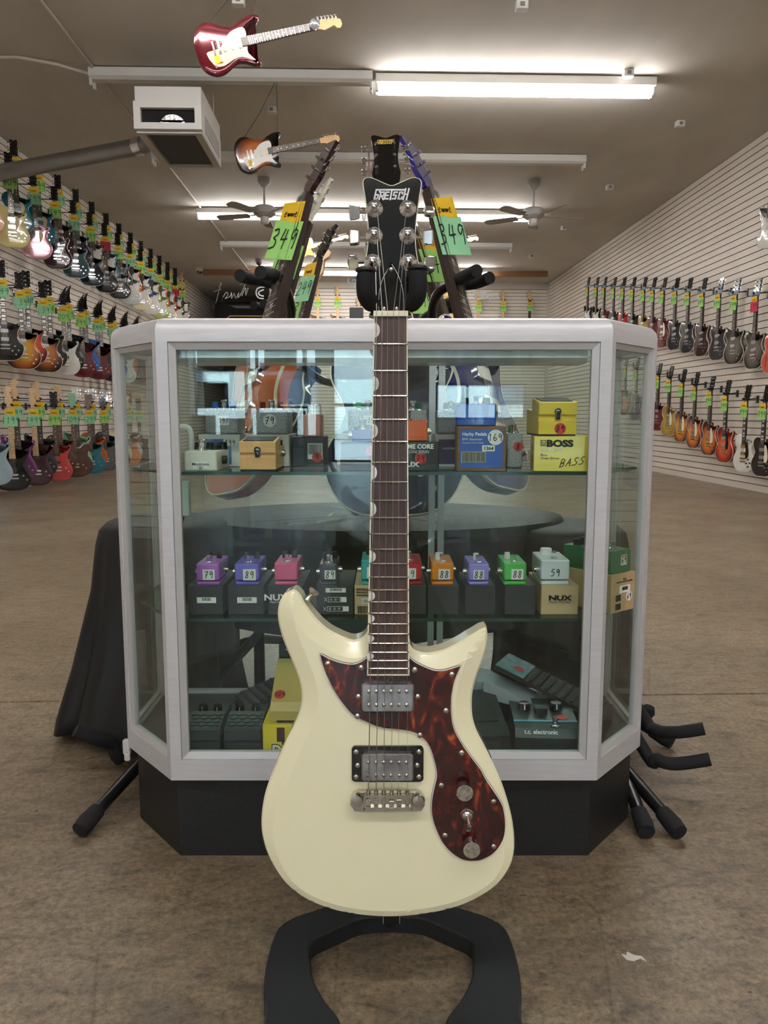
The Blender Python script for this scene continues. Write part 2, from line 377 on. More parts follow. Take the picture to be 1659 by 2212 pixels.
for x in (-9, -5, -1, 3, 7): MB().bb(x, x + 2, 0, .06, 1.2, 2.6).build('window', mat('dark_pane', (60, 68, 84), .2), fb, 0)
# window displays standing inside the front windows
ds = empty('display_rack', (-2.55, YF + .5, 0), label='tall dark shelving rack standing inside the left front window', cat='rack')
for x in (-.95, 0, .95): MB().bb(x - .02, x + .02, -.15, .15, 0, 2.3).build('post', STEEL, ds, 0)
for z in (.3, .95, 1.55, 2.2): MB().bb(-.97, .97, -.16, .16, z, z + .03).build('shelf', BLACKM, ds, 0)
for i, (x, z, ww, h) in enumerate([(-.75, .33, .35, .5), (-.2, .33, .5, .45), (.5, .33, .6, .55), (-.6, .98, .5, .4), (.3, .98, .45, .5), (-.4, 1.58, .8, .5), (.55, 1.58, .5, .45)]):
    a = MB().rbox((0, 0, h / 2), (ww, .26, h), .02).build('amplifier', mat('amp_vinyl_%d' % (i % 2), [(38, 38, 42), (70, 44, 34)][i % 2], .7), None)
    a.location = (-2.55 + x, YF + .5, z)
    tag(a, ['black amplifier at the bottom left', 'brown amplifier at the bottom centre', 'wide black amplifier at the bottom right', 'brown amplifier on the middle shelf left', 'black amplifier on the middle shelf right', 'very wide brown amplifier on the top shelf', 'small black amplifier at the top right'][i] + ' of the front window rack', 'amplifier', 'amplifiers on the front window rack')
pb = MB().bb(-.6, .6, -.01, .01, 0, .8).build('poster_board', mat('poster_blue_grey', (96, 104, 120), .7), None, 0); pb.location = (1.3, YF + .012, 1.6)
tag(pb, 'blue-grey poster board on the front wall above the low right window', 'poster')

# ---- ceiling fixtures ----
FIXW = mat('white_enamel', (205, 203, 198), .4)
TUBEM = mat('lit_tube', (255, 255, 255), .5, emit=(253, 250, 248), es=TUBE)
def fixture(x0, x1, y, lit, label, group, z=3.75):
    cx = (x0 + x1) / 2; L = x1 - x0
    r = empty('fluorescent_fixture', (cx, y, z), label=label, cat='ceiling light', group=group)
    mb = MB(); pr = [(-.075, .07), (-.075, .0), (-.04, -.02), (.04, -.02), (.075, 0), (.075, .07)]
    vs = [(x, p[0], p[1] + .04) for x in (-L / 2, L / 2) for p in pr]; n = 6
    mb.add(vs, [[i, (i + 1) % n, n + (i + 1) % n, n + i] for i in range(n)] + [list(range(n))[::-1], list(range(n, 2 * n))]); mb.build('housing', FIXW, r, 0)
    for s in (-1, 1):
        for q in (-1, 1): MB().rbox((s * (L / 2 - .012), q * .045, -.005), (.024, .034, .06), .006).build('lamp_holder', FIXW, r)
    if lit:
        for q in (-1, 1): MB().cyl((-L / 2 + .03, q * .045, -.012), (L / 2 - .03, q * .045, -.012), .019, n=10).build('lamp_tube', TUBEM, r)
    return r
G1 = 'fluorescent strip fixtures on the ceiling'
fixture(-2.37, .12, 7.3, 0, 'long white tubeless strip fixture nearest the camera, left of the lit one', G1)
fixture(.15, 2.68, 7.35, 1, 'big lit double-tube fluorescent fixture nearest the camera at the upper right', G1)
fixture(-2.4, .1, 9.45, 0, 'dark tubeless strip fixture behind the hanging sunburst guitar and heater', G1)
fixture(.12, 2.66, 9.45, 0, 'dark tubeless strip fixture on the right in the second row from the camera', G1)
fixture(-2.4, .05, 11.9, 1, 'lit fluorescent fixture behind the left ceiling fan', G1)
fixture(.08, 2.55, 11.9, 1, 'lit fluorescent fixture beside the right ceiling fan', G1)
fixture(-2.45, .1, 14.1, 0, 'unlit strip fixture on the left between the two far lit rows', G1)
fixture(.12, 2.7, 14.1, 0, 'unlit strip fixture on the right between the two far lit rows', G1)
fixture(-2.1, .3, 16.5, 1, 'lit fluorescent fixture at the far left end below the wood strip', G1)
fixture(.33, 2.75, 16.5, 1, 'lit fluorescent fixture at the far right end below the wood strip', G1)
for y in (4.4, -1.2, -4.4):
    for x0, sd_ in ((-2.4, 'left'), (.12, 'right')): fixture(x0, x0 + 2.5, y, 1, 'lit fluorescent fixture %s, %s side' % ({4.4: 'just above the top of the photo', -1.2: 'just behind the viewer', -4.4: 'halfway to the shop front'}[y], sd_), 'lit fixtures over the front of the shop', 3.75)
# conduits
CON = mat('painted_conduit', (188, 180, 168), .6)
cx1 = (RZ @ ray(300, 275)); k = (3.855 - HC) / cx1.z; xq = cx1.x * k
c = MB().cyl((xq, 5, 3.855), (xq, 16.7, 3.855), .012, n=8).build('conduit', CON, None); tag(c, 'thin pale electrical conduit running down the length of the ceiling', 'conduit')
c = MB().tube([(XL, 7.1, 3.855), (-2.9, 7.05, 3.855), (-2.6, 7.15, 3.84), (-2.38, 7.28, 3.82)], .013, 8).build('conduit', CON, None); tag(c, 'short conduit crossing from the left wall to the tubeless fixture', 'conduit')
def ceil_pt(u, v, z=ZC): d = RZ @ ray(u, v); t = (z - HC) / d.z; return V((d.x * t, d.y * t, z))
JB = [(1127, 12, 'at the top edge right of centre'), (1469, 270, 'above the right slatwall'), (1317, 408, 'right of the fan near the right wall'), (587, 240, 'above the sunburst guitar'), (515, 2, 'above the red guitar'),
      (935, 492, 'between the two far lit rows'), (1218, 497, 'right of the right fan'), (1148, 558, 'before the back wall on the right'), (1357, 160, 'above the big lit fixture')]
for u, v, t in JB:
    p = ceil_pt(u, v - 8, ZC - .001); r = empty('junction_box', (p.x, p.y, ZC), label='small white socket box on the ceiling ' + t, cat='socket box', group='socket boxes on the ceiling')
    MB().rbox((0, 0, -.03), (.09, .07, .06), .008).build('housing', FIXW, r); MB().rbox((0, -.037, -.03), (.035, .006, .03), .002).build('socket', mat('grey_plastic', (120, 116, 110), .5), r)
for u, v, t in ((435, 594, 'at the left end of the wood strip'), (560, 572, 'in front of the far lit fixture')):
    p = ceil_pt(u, v - 4, 3.80); r = empty('security_camera', (p.x, min(p.y, 16.6), 3.87), label='small white dome camera ' + t, cat='camera')
    MB().lathe([(.07, 0), (.075, -.04), (.06, -.07)], 16).build('base', FIXW, r); MB().lathe([(.055, -.065), (.05, -.1), (.02, -.12), (.004, -.122)], 16).build('dome', BLACKG, r)
# heater box
hy0, hy1, hx0, hx1 = 6.68, 7.62, -1.83, -1.3
h = empty('unit_heater', ((hx0 + hx1) / 2, (hy0 + hy1) / 2, 3.14), label='white boxy ceiling heater with dark underside panel and silver duct mouth', cat='heater')
HW = mat('heater_white', (196, 194, 190), .45); hw, hd = (hx1 - hx0) / 2, (hy1 - hy0) / 2
MB().bb(-hw, hw, -hd + .05, hd, .03, .24).build('casing', HW, h, 0)
MB().bb(-hw - .01, hw, -hd + .06, hd - .02, .24, .37).build('upper_casing', HW, h, 0)
fm = MB(); fz0, fz1 = .02, .235
for a in ((-hw - .01, -hw + .045), (hw - .045, hw + .01)): fm.bb(a[0], a[1], -hd, -hd + .05, fz0, fz1)
for a in ((fz0, fz0 + .05), (fz1 - .05, fz1)): fm.bb(-hw + .045, hw - .045, -hd, -hd + .05, a[0], a[1])
for x in (-hw + .02, 0, hw - .02):
    for z in (fz0 + .02, fz1 - .02): fm.cyl((x, -hd - .004, z), (x, -hd, z), .006, n=8)
fm.build('front_flange', HW, h, 30)
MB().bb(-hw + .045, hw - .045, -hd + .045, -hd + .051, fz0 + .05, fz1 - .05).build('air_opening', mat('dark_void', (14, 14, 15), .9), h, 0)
fo = MB(); pts = []
for i in range(13): t = PI * i / 12; pts.append((.105 * math.cos(t), .09 * math.sin(t)))
fo.rings([(p[0] + .03, p[1] * .9 + fz0 + .052) for p in pts], [(0, hd - .044), (.008, hd - .034), (.03, hd - .034)], M.Rotation(PI / 2, 4, 'X'))
fo.build('crumpled_duct', noise_mat('foil', [(.4, (120, 120, 120)), (.6, (240, 240, 240))], 30, .25, 6, metal=1, bump=1), h)
MB().bb(-hw + .07, hw - .06, -hd + .1, hd - .05, .018, .034).build('underside_panel', mat('dark_filter', (72, 70, 70), .8), h, 0)
MB().bb(-hw, hw, -hd + .04, -hd + .085, .0, .034).bb(-hw, hw, hd - .05, hd, .0, .034).bb(-hw, -hw + .06, -hd + .085, hd - .05, .0, .034).bb(hw - .06, hw, -hd + .085, hd - .05, .0, .034).build('underside_rim', mat('heater_rim', (176, 172, 164), .5), h, 0)
MB().bb(hw, hw + .004, -hd + .2, hd - .08, .06, .2).build('side_panel', mat('side_grey', (150, 148, 144), .5), h, 0)
for x in (-hw + .05, hw - .05):
    MB().cyl((x, hd - .03, .2), (x, hd - .03, ZC - 3.14), .004, n=8).build('hanger_rod', CEILM, h)
du = empty('duct_pipe', (-2.9, 7.75, 3.25), label='round galvanised duct running from the heater to the left wall', cat='duct')
DU = mat('galvanised', (150, 150, 150), .32, .9)
MB().tube([(1.0, -.32, .13), (.93, -.12, .12), (.82, -.03, .11), (-1.02, .42, -.07)], .078, 20).build('pipe', DU, du)
MB().tube([(.86, -.06, .114), (.78, -.025, .106)], .084, 20).build('collar', CHROME, du)
# fans
def fan(x, y, lab, a0):
    r = empty('ceiling_fan', (x, y, ZC), label=lab, cat='ceiling fan'); FW = mat('fan_white', (176, 174, 170), .5)
    MB().lathe([(.08, 0), (.085, -.06), (.03, -.12), (.014, -.125), (.014, -.34)], 20).build('canopy', FW, r)
    MB().lathe([(.02, -.33), (.12, -.36), (.145, -.40), (.145, -.45), (.10, -.485), (.06, -.49)], 24).build('motor', FW, r)
    MB().lathe([(.06, -.49), (.062, -.55), (.04, -.575)], 20).build('switch_cup', FIXW, r)
    for i in range(5):
        a = a0 + i * 2 * PI / 5; T = M.Rotation(a, 4, 'Z')
        ol = [(.22, -.055), (.6, -.07), (.66, -.05), (.67, 0), (.66, .05), (.6, .07), (.22, .055), (.2, 0)]
        b = MB().rings(ol, [(0, -.004), (0, .004)], T @ M.Translation((0, 0, -.46)) @ M.Rotation(.22, 4, 'X')).build('blade', mat('fan_blade', (150, 146, 138), .5), r, 30)
        MB().bb(.12, .26, -.016, .016, -.462, -.452, T).build('bracket', FW, b, 0)
    return r
fan(-1.23, 10.4, 'white five-blade ceiling fan on the left in front of the lit fixture', .35)
fan(2.27, 10.4, 'white five-blade ceiling fan on the right near the end of the lit fixture', .1)
# back of the shop
def tubeat(mb, pts, Y, r): mb.tube([ray_y(u, v, Y) - org for u, v in pts], r, 8)
org = ray_y(560, 652, 19.5)
o = MB().cyl((-.75, 0, 0), (.9, 0, 0), .14, n=18).build('duct_pipe', DU, None); MB().tube([(-.5, 0, .13), (-.5, 0, ZC - org.z)], .006, 6).tube([(.6, 0, .13), (.6, 0, ZC - org.z)], .006, 6).build('hanger_rod', ALUD, o); o.location = (-3.05, 20.5, org.z); tag(o, 'wide silver duct lying across the dim room at the far left', 'duct')
bp_ = ray_y(520, 664, 18.6); bn = empty('banner', (bp_.x + .1, 18.6, bp_.z - .4), label='black banner with a gold outlined border at the far left of the back wall', cat='banner')
MB().rings([(-.75, -.9), (.6, -.9), (.6, .35), (-.2, .38), (-.7, .55)], [(0, 0), (0, .02)], GT).build('cloth', mat('black_cloth', (12, 12, 13), .9), bn, 0)
mb = MB(GT)
mb.ribbon([(-.45, -.8), (-.45, .12), (-.35, .2), (.5, .2)], .025, .003, .021); mb.build('gold_border', mat('gold_print', (196, 160, 70), .4), bn, 0)
text_obj('GRETSCH', .22, MC['gold_print'], bn, (.1, -.024, -.08), name='gold_lettering')
def neon(name, strokes, Y, r, m, label):
    o0 = ray_y(*strokes[0][0], Y); mb = MB()
    mb.tube([(0, 0, 0), (0, 0, ZC - o0.z)], .003, 5)
    for s in strokes: mb.tube([V((q.x, q.y, q.z)) for q in smooth_open([ray_y(u, v, Y) - o0 for u, v in s], 4)], r, 6)
    o = mb.build(name, m, None); o.location = o0; tag(o, label, 'sign'); return o
neon('neon_sign', [[(457, 617), (468, 609), (478, 612), (472, 620)], [(477, 610), (470, 640), (466, 655)], [(462, 630), (478, 625)], [(482, 642), (488, 632), (493, 636), (486, 645), (497, 640), (500, 632), (500, 645), (506, 633), (509, 645), (516, 632), (514, 644), (523, 630), (530, 612)], [(518, 615), (528, 611)], [(522, 640), (530, 622), (531, 638), (536, 622)]], 17.6, .007, mat('unlit_neon', (190, 195, 198), .3), 'unlit script neon sign hanging at the far left of the back wall')
for r_, px in ((.09, 565),):
    neon('neon_sign', [[(572, 620), (558, 622), (553, 632), (558, 643), (570, 645)], [(570, 626), (560, 630), (560, 637), (570, 640)]], 17.6, .016, MC['unlit_neon'], 'white double-ring neon sign behind the left stand arm')
neon('neon_sign', [[(767, 600), (756, 599), (752, 607), (758, 613), (768, 611), (768, 605), (760, 606)], [(768, 611), (766, 622)]], 17.6, .016, MC['unlit_neon'], 'small white letter shaped neon sign left of the cream guitar headstock')
YN = mat('yellow_neon', (240, 185, 70), .4)
neon('neon_sign', [[(957, 629), (966, 631), (962, 642)], [(966, 633), (970, 641), (974, 631), (976, 641), (980, 630), (982, 640), (986, 629), (988, 639)], [(990, 628), (992, 638), (998, 636)], [(957, 646), (975, 643), (995, 636)]], 17.7, .02, YN, 'yellow script neon sign on the back wall between the stand arms')
neon('neon_sign', [[(992, 650), (986, 645), (992, 640), (998, 644)], [(1026, 643), (1034, 636), (1040, 643), (1046, 638), (1052, 643), (1058, 636), (1064, 643), (1074, 641)], [(1022, 634), (1050, 632), (1060, 628), (1074, 634), (1073, 640)], [(1030, 647), (1050, 645), (1062, 649)]], 17.65, .012, MC['unlit_neon'], 'silver script neon sign on the back wall right of the yellow one')
# ================= electric guitars on the walls =================
SH = {
 'single': [(0, 0), (.08, .005), (.135, .04), (.165, .105), (.158, .165), (.13, .21), (.115, .25), (.122, .29), (.14, .325), (.146, .35), (.128, .368), (.1, .352), (.07, .33), (.045, .325), (.03, .345), (.028, .395), (-.028, .405), (-.07, .42), (-.112, .41), (-.142, .375), (-.145, .33), (-.125, .285), (-.115, .25), (-.13, .21), (-.158, .165), (-.165, .105), (-.135, .04), (-.08, .005)],
 'strat': [(0, 0), (.07, .004), (.12, .03), (.155, .09), (.15, .15), (.122, .21), (.108, .25), (.12, .30), (.143, .345), (.15, .38), (.13, .39), (.10, .365), (.07, .338), (.045, .325), (.03, .333), (-.03, .343), (-.05, .348), (-.075, .37), (-.098, .42), (-.128, .452), (-.15, .435), (-.15, .38), (-.13, .32), (-.11, .27), (-.12, .21), (-.155, .15), (-.165, .09), (-.13, .03), (-.07, .004)],
 'sharp': [(0, 0), (.07, .006), (.12, .035), (.15, .09), (.145, .15), (.12, .21), (.108, .26), (.12, .31), (.145, .36), (.158, .41), (.13, .39), (.10, .355), (.06, .33), (.03, .34), (-.03, .35), (-.06, .36), (-.09, .41), (-.14, .475), (-.148, .43), (-.142, .38), (-.125, .32), (-.11, .27), (-.12, .21), (-.15, .15), (-.158, .09), (-.12, .035), (-.07, .006)],
 'hollow': [(0, 0), (.1, .01), (.165, .055), (.197, .12), (.182, .19), (.148, .235), (.142, .27), (.158, .32), (.155, .375), (.12, .40), (.08, .385), (.048, .35), (.03, .35), (-.03, .35), (-.048, .35), (-.08, .385), (-.12, .40), (-.155, .375), (-.158, .32), (-.142, .27), (-.148, .235), (-.182, .19), (-.197, .12), (-.165, .055), (-.1, .01)],
 'tele': [(0, 0), (.08, .003), (.135, .03), (.16, .09), (.152, .15), (.125, .20), (.108, .245), (.118, .29), (.138, .335), (.14, .37), (.11, .378), (.08, .355), (.045, .33), (.03, .35), (.03, .385), (-.03, .39), (-.07, .40), (-.115, .40), (-.145, .37), (-.148, .32), (-.12, .26), (-.113, .22), (-.14, .16), (-.165, .10), (-.14, .03), (-.08, .003)],
}
HD = {
 'book': [(-.021, 0), (-.04, .045), (-.036, .10), (-.04, .165), (-.02, .172), (0, .158), (.02, .172), (.04, .165), (.036, .10), (.04, .045), (.021, 0)],
 'inline': [(-.021, 0), (-.026, .03), (-.035, .05), (-.034, .165), (-.02, .19), (.01, .192), (.03, .175), (.028, .15), (.008, .135), (.03, .06), (.021, .03), (.021, 0)],
 'stick': [(-.021, 0), (-.03, .03), (-.045, .05), (-.02, .12), (.03, .20), (.048, .215), (.03, .15), (.025, .08), (.03, .03), (.021, 0)],
}
PG = {
 'strat': [(.02, .06), (.10, .09), (.115, .15), (.09, .22), (.085, .28), (.11, .33), (.12, .36), (.07, .325), (.03, .33), (-.03, .34), (-.06, .345), (-.09, .33), (-.085, .27), (-.06, .22), (0, .16), (.01, .10)],
 'single': [(.035, .15), (.075, .16), (.085, .22), (.06, .32), (.03, .33), (.034, .24)],
 'jet': [(.03, .19), (.05, .19), (.075, .25), (.06, .31), (-.04, .335), (-.04, .315), (.03, .30)],
 'tele': [(.06, .08), (.075, .14), (.10, .20), (.095, .30), (.11, .35), (.04, .335), (-.03, .345), (-.1, .345), (-.11, .29), (-.07, .24), (-.06, .2), (.02, .19), (.045, .12)],
}
GC = {}
def gmesh(key, fn):
    if key not in GC:
        o = fn(); GC[key] = o.data; bpy.data.objects.remove(o)
    return GC[key]
def gpart(name, key, fn, parent, loc=None):
    o = bpy.data.objects.new(name, gmesh(key, fn)); COL.objects.link(o); o.parent = parent
    if loc: o.location = loc
    return o
def guitar(loc, rot, shape, m, mkey, label, group, pg=None, pgm=None, head='book', hm=BLACKG, neck=ROSED, inlay=True, pk='hum', metal=CHROME, s=1.0, rx=0, full=True, knobs=4, tilt=0, edge=None, cat='electric guitar'):
    r = empty('electric_guitar', loc, rot, label, cat, group); r.scale = (s, s, s)
    ol = smooth_closed(SH[shape], 3); th = .05 if shape in ('hollow',) else .042
    k = (shape, mkey)
    def body():
        mb = MB(GT); mb.rings(ol, [(.006, -th), (0, -th + .006), (0, -.006), (.002, -.002), (.006, 0), (.03, .004)]); return mb.build('body', m)
    b = gpart('body', ('b',) + k, body, r)
    if edge: gpart('binding', ('e', shape, edge.name), lambda: MB(GT).rings(ol, [(-.0006, -.008), (-.0009, -.004), (-.0006, -.0015)]).build('binding', edge), b)
    def nk():
        mb = MB(GT); mb.add([(-.028, .30, -.004), (.028, .30, -.004), (.021, .79, -.004), (-.021, .79, -.004), (-.028, .30, .012), (.028, .30, .012), (.021, .79, .012), (-.021, .79, .012), (-.014, .36, -.02), (.014, .36, -.02), (.012, .79, -.016), (-.012, .79, -.016)],
            [(4, 5, 6, 7), (0, 4, 7, 3), (1, 2, 6, 5), (0, 1, 5, 4), (3, 7, 6, 2), (8, 0, 3, 11), (9, 10, 2, 1), (8, 11, 10, 9)])
        return mb.build('neck', neck, None, 20)
    n_ = gpart('neck', ('n', neck.name), nk, r)
    if full:
        def fr():
            mb = MB(GT); S = .635
            for i in range(1, 21):
                y = .785 - S * (1 - 2 ** (-i / 12)); ww = .021 + (.79 - y) * .0143; mb.box((0, y, .0125), (2 * ww, .002, .0015))
            return mb.build('frets', NICKEL, None, 0)
        gpart('frets', ('fr',), fr, n_)
        if inlay:
            def inl():
                mb = MB(GT); S = .635
                for i in (1, 3, 5, 7, 9, 12, 15, 17):
                    y = .785 - S * (1 - 2 ** (-(i - .5) / 12)); mb.box((0, y, .0122), (.03 if inlay == 2 else .009, .02 if inlay == 2 else .008, .001))
                return mb.build('inlays', PAPER, None, 0)
            gpart('inlays', ('in', inlay), inl, n_)
    def hs():
        mb = MB(GT); T = M.Translation((0, .79, .006)) @ M.Rotation(R_(-9), 4, 'X'); mb.rings(HD[head], [(0, -.013), (0, 0)], T); return mb.build('headstock', hm, None, 30)
    h_ = gpart('headstock', ('h', head, hm.name), hs, r)
    T = M.Translation((0, .79, .006)) @ M.Rotation(R_(-9), 4, 'X')
    if 1:
        if head in ('book', 'gret'): pos = [(sx * (.026 if head == 'book' else .0225), (.05 if head == 'book' else .068) + i * (.043 if head == 'book' else .034), sx) for i in range(3) for sx in (-1, 1)]
        elif head == 'inline': pos = [(-.024, .04 + i * .025, -1) for i in range(6)]
        else: pos = [(-.028 + i * .011, .05 + i * .026, -1) for i in range(6)]
        def tn(sx): return MB(GT).cyl((0, 0, 0), (0, 0, .012), .0042, n=8).cyl((0, 0, -.008), (sx * .026, 0, -.008), .002, n=6).rbox((sx * .031, 0, -.008), (.012, .016, .006), .003, None, 2).build('tuning_machine', metal)
        for x, y, sx in pos:
            q = T @ V((x, y, 0)); o = gpart('tuning_machine', ('t', sx, metal.name), lambda: tn(sx), h_, (q.x, -q.z, q.y)); o.rotation_euler = (R_(-9), 0, 0)
    if pg: gpart('pickguard', ('pg', pg, pgm.name), lambda: MB(GT).rings(smooth_closed(PG[pg], 2), [(0, .003), (.001, .0065)]).build('pickguard', pgm), r)
    if pk == 'hum':
        for y in (.285, .205): gpart('pickup', ('hb', metal.name), lambda: MB(GT).rbox((0, 0, .008), (.07, .036, .012), .003).build('pickup', metal), r, (0, 0, y))
    elif pk == 'sc':
        for y in (.285, .235, .185): gpart('pickup', ('sc',), lambda: MB(GT).rbox((0, 0, .008), (.07, .016, .012), .007).build('pickup', CREAMB), r, (0, 0, y))
    elif pk == 'blk':
        for y in (.285, .2): gpart('pickup', ('bk',), lambda: MB(GT).rbox((0, 0, .008), (.07, .034, .012), .003).build('pickup', BLACKM), r, (0, 0, y))
    gpart('bridge', ('br', metal.name), lambda: MB(GT).rbox((0, .15, .01), (.085, .016, .01), .004).rbox((0, .115, .008), (.09, .013, .009), .005).build('bridge', metal), r)
    for x, y in [(.085, .14), (.115, .10), (.06, .095), (.09, .06)][:knobs]: gpart('control_knob', ('k', metal.name), lambda: MB(GT).cyl((0, 0, .003), (0, 0, .018), .009, .008, 12).build('control_knob', BLACKM if metal is not CHROME else NICKEL), r, (x, 0, y))
    if full and shape == 'hollow':
        def ff():
            mb = MB(GT)
            for s_ in (-1, 1): mb.ribbon([(s_ * .105, .19), (s_ * .115, .17), (s_ * .105, .14), (s_ * .12, .10), (s_ * .115, .075)], .009, .0006, .0042)
            return mb.build('sound_holes', BLACKM, None, 0)
        gpart('sound_holes', ('ff',), ff, r)
    if full: gpart('strings', ('st',), lambda: [mb := MB(GT), [mb.cyl((-.022 + i * .0088, .13, .018), (-.016 + i * .0064, .79, .016), .0006, n=4) for i in range(6)], mb][2].build('strings', STRING, None, 0), r)
    return r
def price_tag(loc, rot, label, group, price='399', g=GCARD, s=1.0, note=True):
    r = empty('price_tag', loc, rot, label, 'price tag', group); r.scale = (s, s, s)
    gpart('yellow_card', ('ty',), lambda: MB(GT).add([(-.05, -.065, 0), (.052, -.06, .002), (.05, .006, .002), (-.048, 0, 0), (-.05, -.065, -.001), (.052, -.06, .001), (.05, .006, .001), (-.048, 0, -.001)], [(0, 1, 2, 3), (7, 6, 5, 4), (0, 1, 5, 4), (1, 2, 6, 5), (2, 3, 7, 6), (3, 0, 4, 7)]).build('yellow_card', YCARD, None, 0), r)
    c = gpart('colour_card', ('tg', g.name), lambda: MB(GT).add([(-.066, -.175, .003), (.064, -.18, .005), (.066, -.058, .001), (-.063, -.055, .001), (-.066, -.175, .002), (.064, -.18, .004), (.066, -.058, 0), (-.063, -.055, 0)], [(0, 1, 2, 3), (7, 6, 5, 4), (0, 1, 5, 4), (1, 2, 6, 5), (2, 3, 7, 6), (3, 0, 4, 7)]).build('colour_card', g, None, 0), r)
    gpart('writing', ('tw', price), lambda: hand(hand(MB(GT), price, 0, -.145, .06, .004, z=.0055), 'ewwe', 0, -.045, .022, .002, z=.003).build('writing', INK, None, 0), c)
    return r
def hanger(loc, side, length, label, group, blue=False):
    r = empty('guitar_hanger', loc, (0, 0, 0), label, 'hook', group)
    gpart('arm', ('ha', side, round(length, 2)), lambda: MB().cyl((side * .02, 0, 0), (side * length, 0, .01), .006, n=8).box((side * (length - .006), 0, 0), (.012, .04, .08)).build('arm', STEEL), r)
    def yk():
        mb = MB()
        for q in (-1, 1):
            if side < 0: mb.tube([(0, .014, 0), (q * .03, .012, 0), (q * .036, -.03, .006)], .011, 8)
            else: mb.tube([(.014, 0, 0), (.012, q * .03, 0), (-.03, q * .036, .006)], .012, 8)
        return mb.build('yoke', FOAM)
    y = gpart('yoke', ('hy', side), yk, r)
    if blue: gpart('foam_sleeve', ('hf',), lambda: MB().rbox((-.02, -.045, -.01), (.05, .03, .04), .008).rbox((-.02, .045, -.012), (.05, .026, .036), .008).build('foam_sleeve', mat('pale_blue_foam', (140, 165, 190), .8)), y)
    return r
def fin(name, c, rough=.15, metal=0): return mat('finish_' + name.replace(' ', '_'), c, rough, metal, .7)
F = dict(peach=('peach', (236, 186, 168)), cream=('cream yellow', (222, 208, 140)), teal=('teal blue', (20, 110, 130)), pink=('pale pink', (222, 168, 184)), wine=('dark wine red', (52, 14, 24)),
 slate=('slate teal', (60, 96, 108)), navy=('navy blue', (16, 26, 58)), khaki=('khaki brown', (110, 98, 74)), sky=('sky blue', (60, 130, 160)), black=('gloss black', (10, 10, 12)), dkgreen=('dark green', (34, 42, 40)),
 orange=('orange', (226, 120, 30)), white=('white', (226, 224, 218)), blue=('bright blue', (22, 78, 160)), lime=('lime green', (190, 204, 110)), red=('red', (190, 40, 28)), silver=('silver white', (200, 204, 206)),
 ivory=('ivory', (230, 218, 180)), crimson=('crimson', (104, 14, 28)), azure=('azure blue', (20, 100, 190)), graphite=('graphite grey', (40, 42, 50)), paleblue=('pale grey-blue', (150, 170, 180)), purple=('metallic purple', (130, 70, 130)),
 burgundy=('burgundy', (66, 34, 42)), salmon=('salmon red', (196, 66, 66)), brown=('walnut brown', (84, 52, 36)), mint=('mint green', (140, 200, 160)), copper=('copper orange', (190, 88, 30)), grey=('grey', (90, 92, 94)), petrol=('dark petrol', (20, 50, 64)),
 coral=('coral red', (206, 84, 66)))
BUR = dict(honey=('honey burst', (214, 160, 40), (190, 96, 22), (70, 26, 12)), cherry=('cherry burst', (226, 96, 30), (196, 52, 26), (110, 18, 14)), tobacco=('tobacco burst', (196, 120, 40), (120, 62, 26), (24, 12, 8)), iced=('iced tea burst', (220, 130, 30), (190, 84, 20), (50, 16, 10)),
 gold=('gold', (190, 160, 70), (176, 146, 62), (160, 130, 54)), sun=('dark sunburst', (214, 140, 60), (130, 60, 26), (16, 10, 8)), greyburst=('grey burst', (110, 104, 98), (82, 78, 72), (30, 29, 28)))
def fm_(k):
    if k in F: n, c = F[k]; return fin(n, c, .18, .6 if k in ('purple', 'pink') else 0), n
    n, a, b, c = BUR[k]; return burst_mat('finish_' + n.replace(' ', '_'), a, b, c), n
ORD = ['nearest', 'second', 'third', 'fourth', 'fifth', 'sixth', 'seventh', 'eighth', 'ninth', 'tenth', 'eleventh', 'twelfth', 'thirteenth', 'fourteenth', 'fifteenth', 'sixteenth', 'seventeenth', 'eighteenth', 'nineteenth', 'twentieth', 'twenty-first', 'twenty-second', 'twenty-third', 'twenty-fourth']
SN = {'single': 'single-cutaway', 'strat': 'double-cutaway', 'sharp': 'sharp-horned', 'hollow': 'semi-hollow', 'tele': 'slab single-cutaway'}
WPG = mat('white_guard', (226, 226, 222), .3); CPG = mat('tan_guard', (214, 190, 140), .4); BPG = mat('black_guard', (14, 14, 16), .2)
def place_row(rowname, wall, items, pos, **kw):
    """items: (colour, shape, extras dict, price, card)"""
    side = -1 if wall == 'left' else 1
    for i, (it, p) in enumerate(zip(items, pos)):
        ck, shp, ex, price, card = it; m, cn = fm_(ck); x, y, ztop = p
        s = kw.get('s', 1.0); z0 = ztop - .975 * s; ang = kw['ang'] + random.uniform(-.05, .05)
        where = "%s in the %s wall's %s" % ('nearest' if i == 0 else ORD[i] + ' nearest', wall, rowname)
        e = dict(full=(y < 12.5)); e.update(ex)
        guitar((x, y, z0), (0, 0, ang), shp, m, ck, '%s %s guitar, %s' % (cn, SN[shp], where), 'guitars in the %s of the %s wall' % (rowname, wall), s=s, **e)
        f = V((math.sin(ang), -math.cos(ang), 0))
        tp = V((x, y, z0 + .765 * s)) + f * .03
        lg = {'green': GCARD, 'pale': GCARD2, 'red': RCARD}[card]
        price_tag(tp, (0, random.uniform(-.06, .06), ang), 'price card on the %s guitar, %s' % (cn, where), 'price cards in the %s of the %s wall' % (rowname, wall), price, lg, kw.get('ts', 1.0))
        L = abs((XL if side < 0 else XR) - x) - .001
        hanger((x, y, z0 + .80 * s) , side, L, 'wall hook of the %s guitar, %s' % (cn, where), 'wall hooks of the %s of the %s wall' % (rowname, wall), kw.get('blue', False))
jet = dict(pg='jet', pgm=CPG); st = dict(pg='strat', pgm=WPG, pk='sc', knobs=2); tl = dict(pg='tele', pgm=WPG, pk='sc', knobs=2, head='inline', hm=MAPLE)
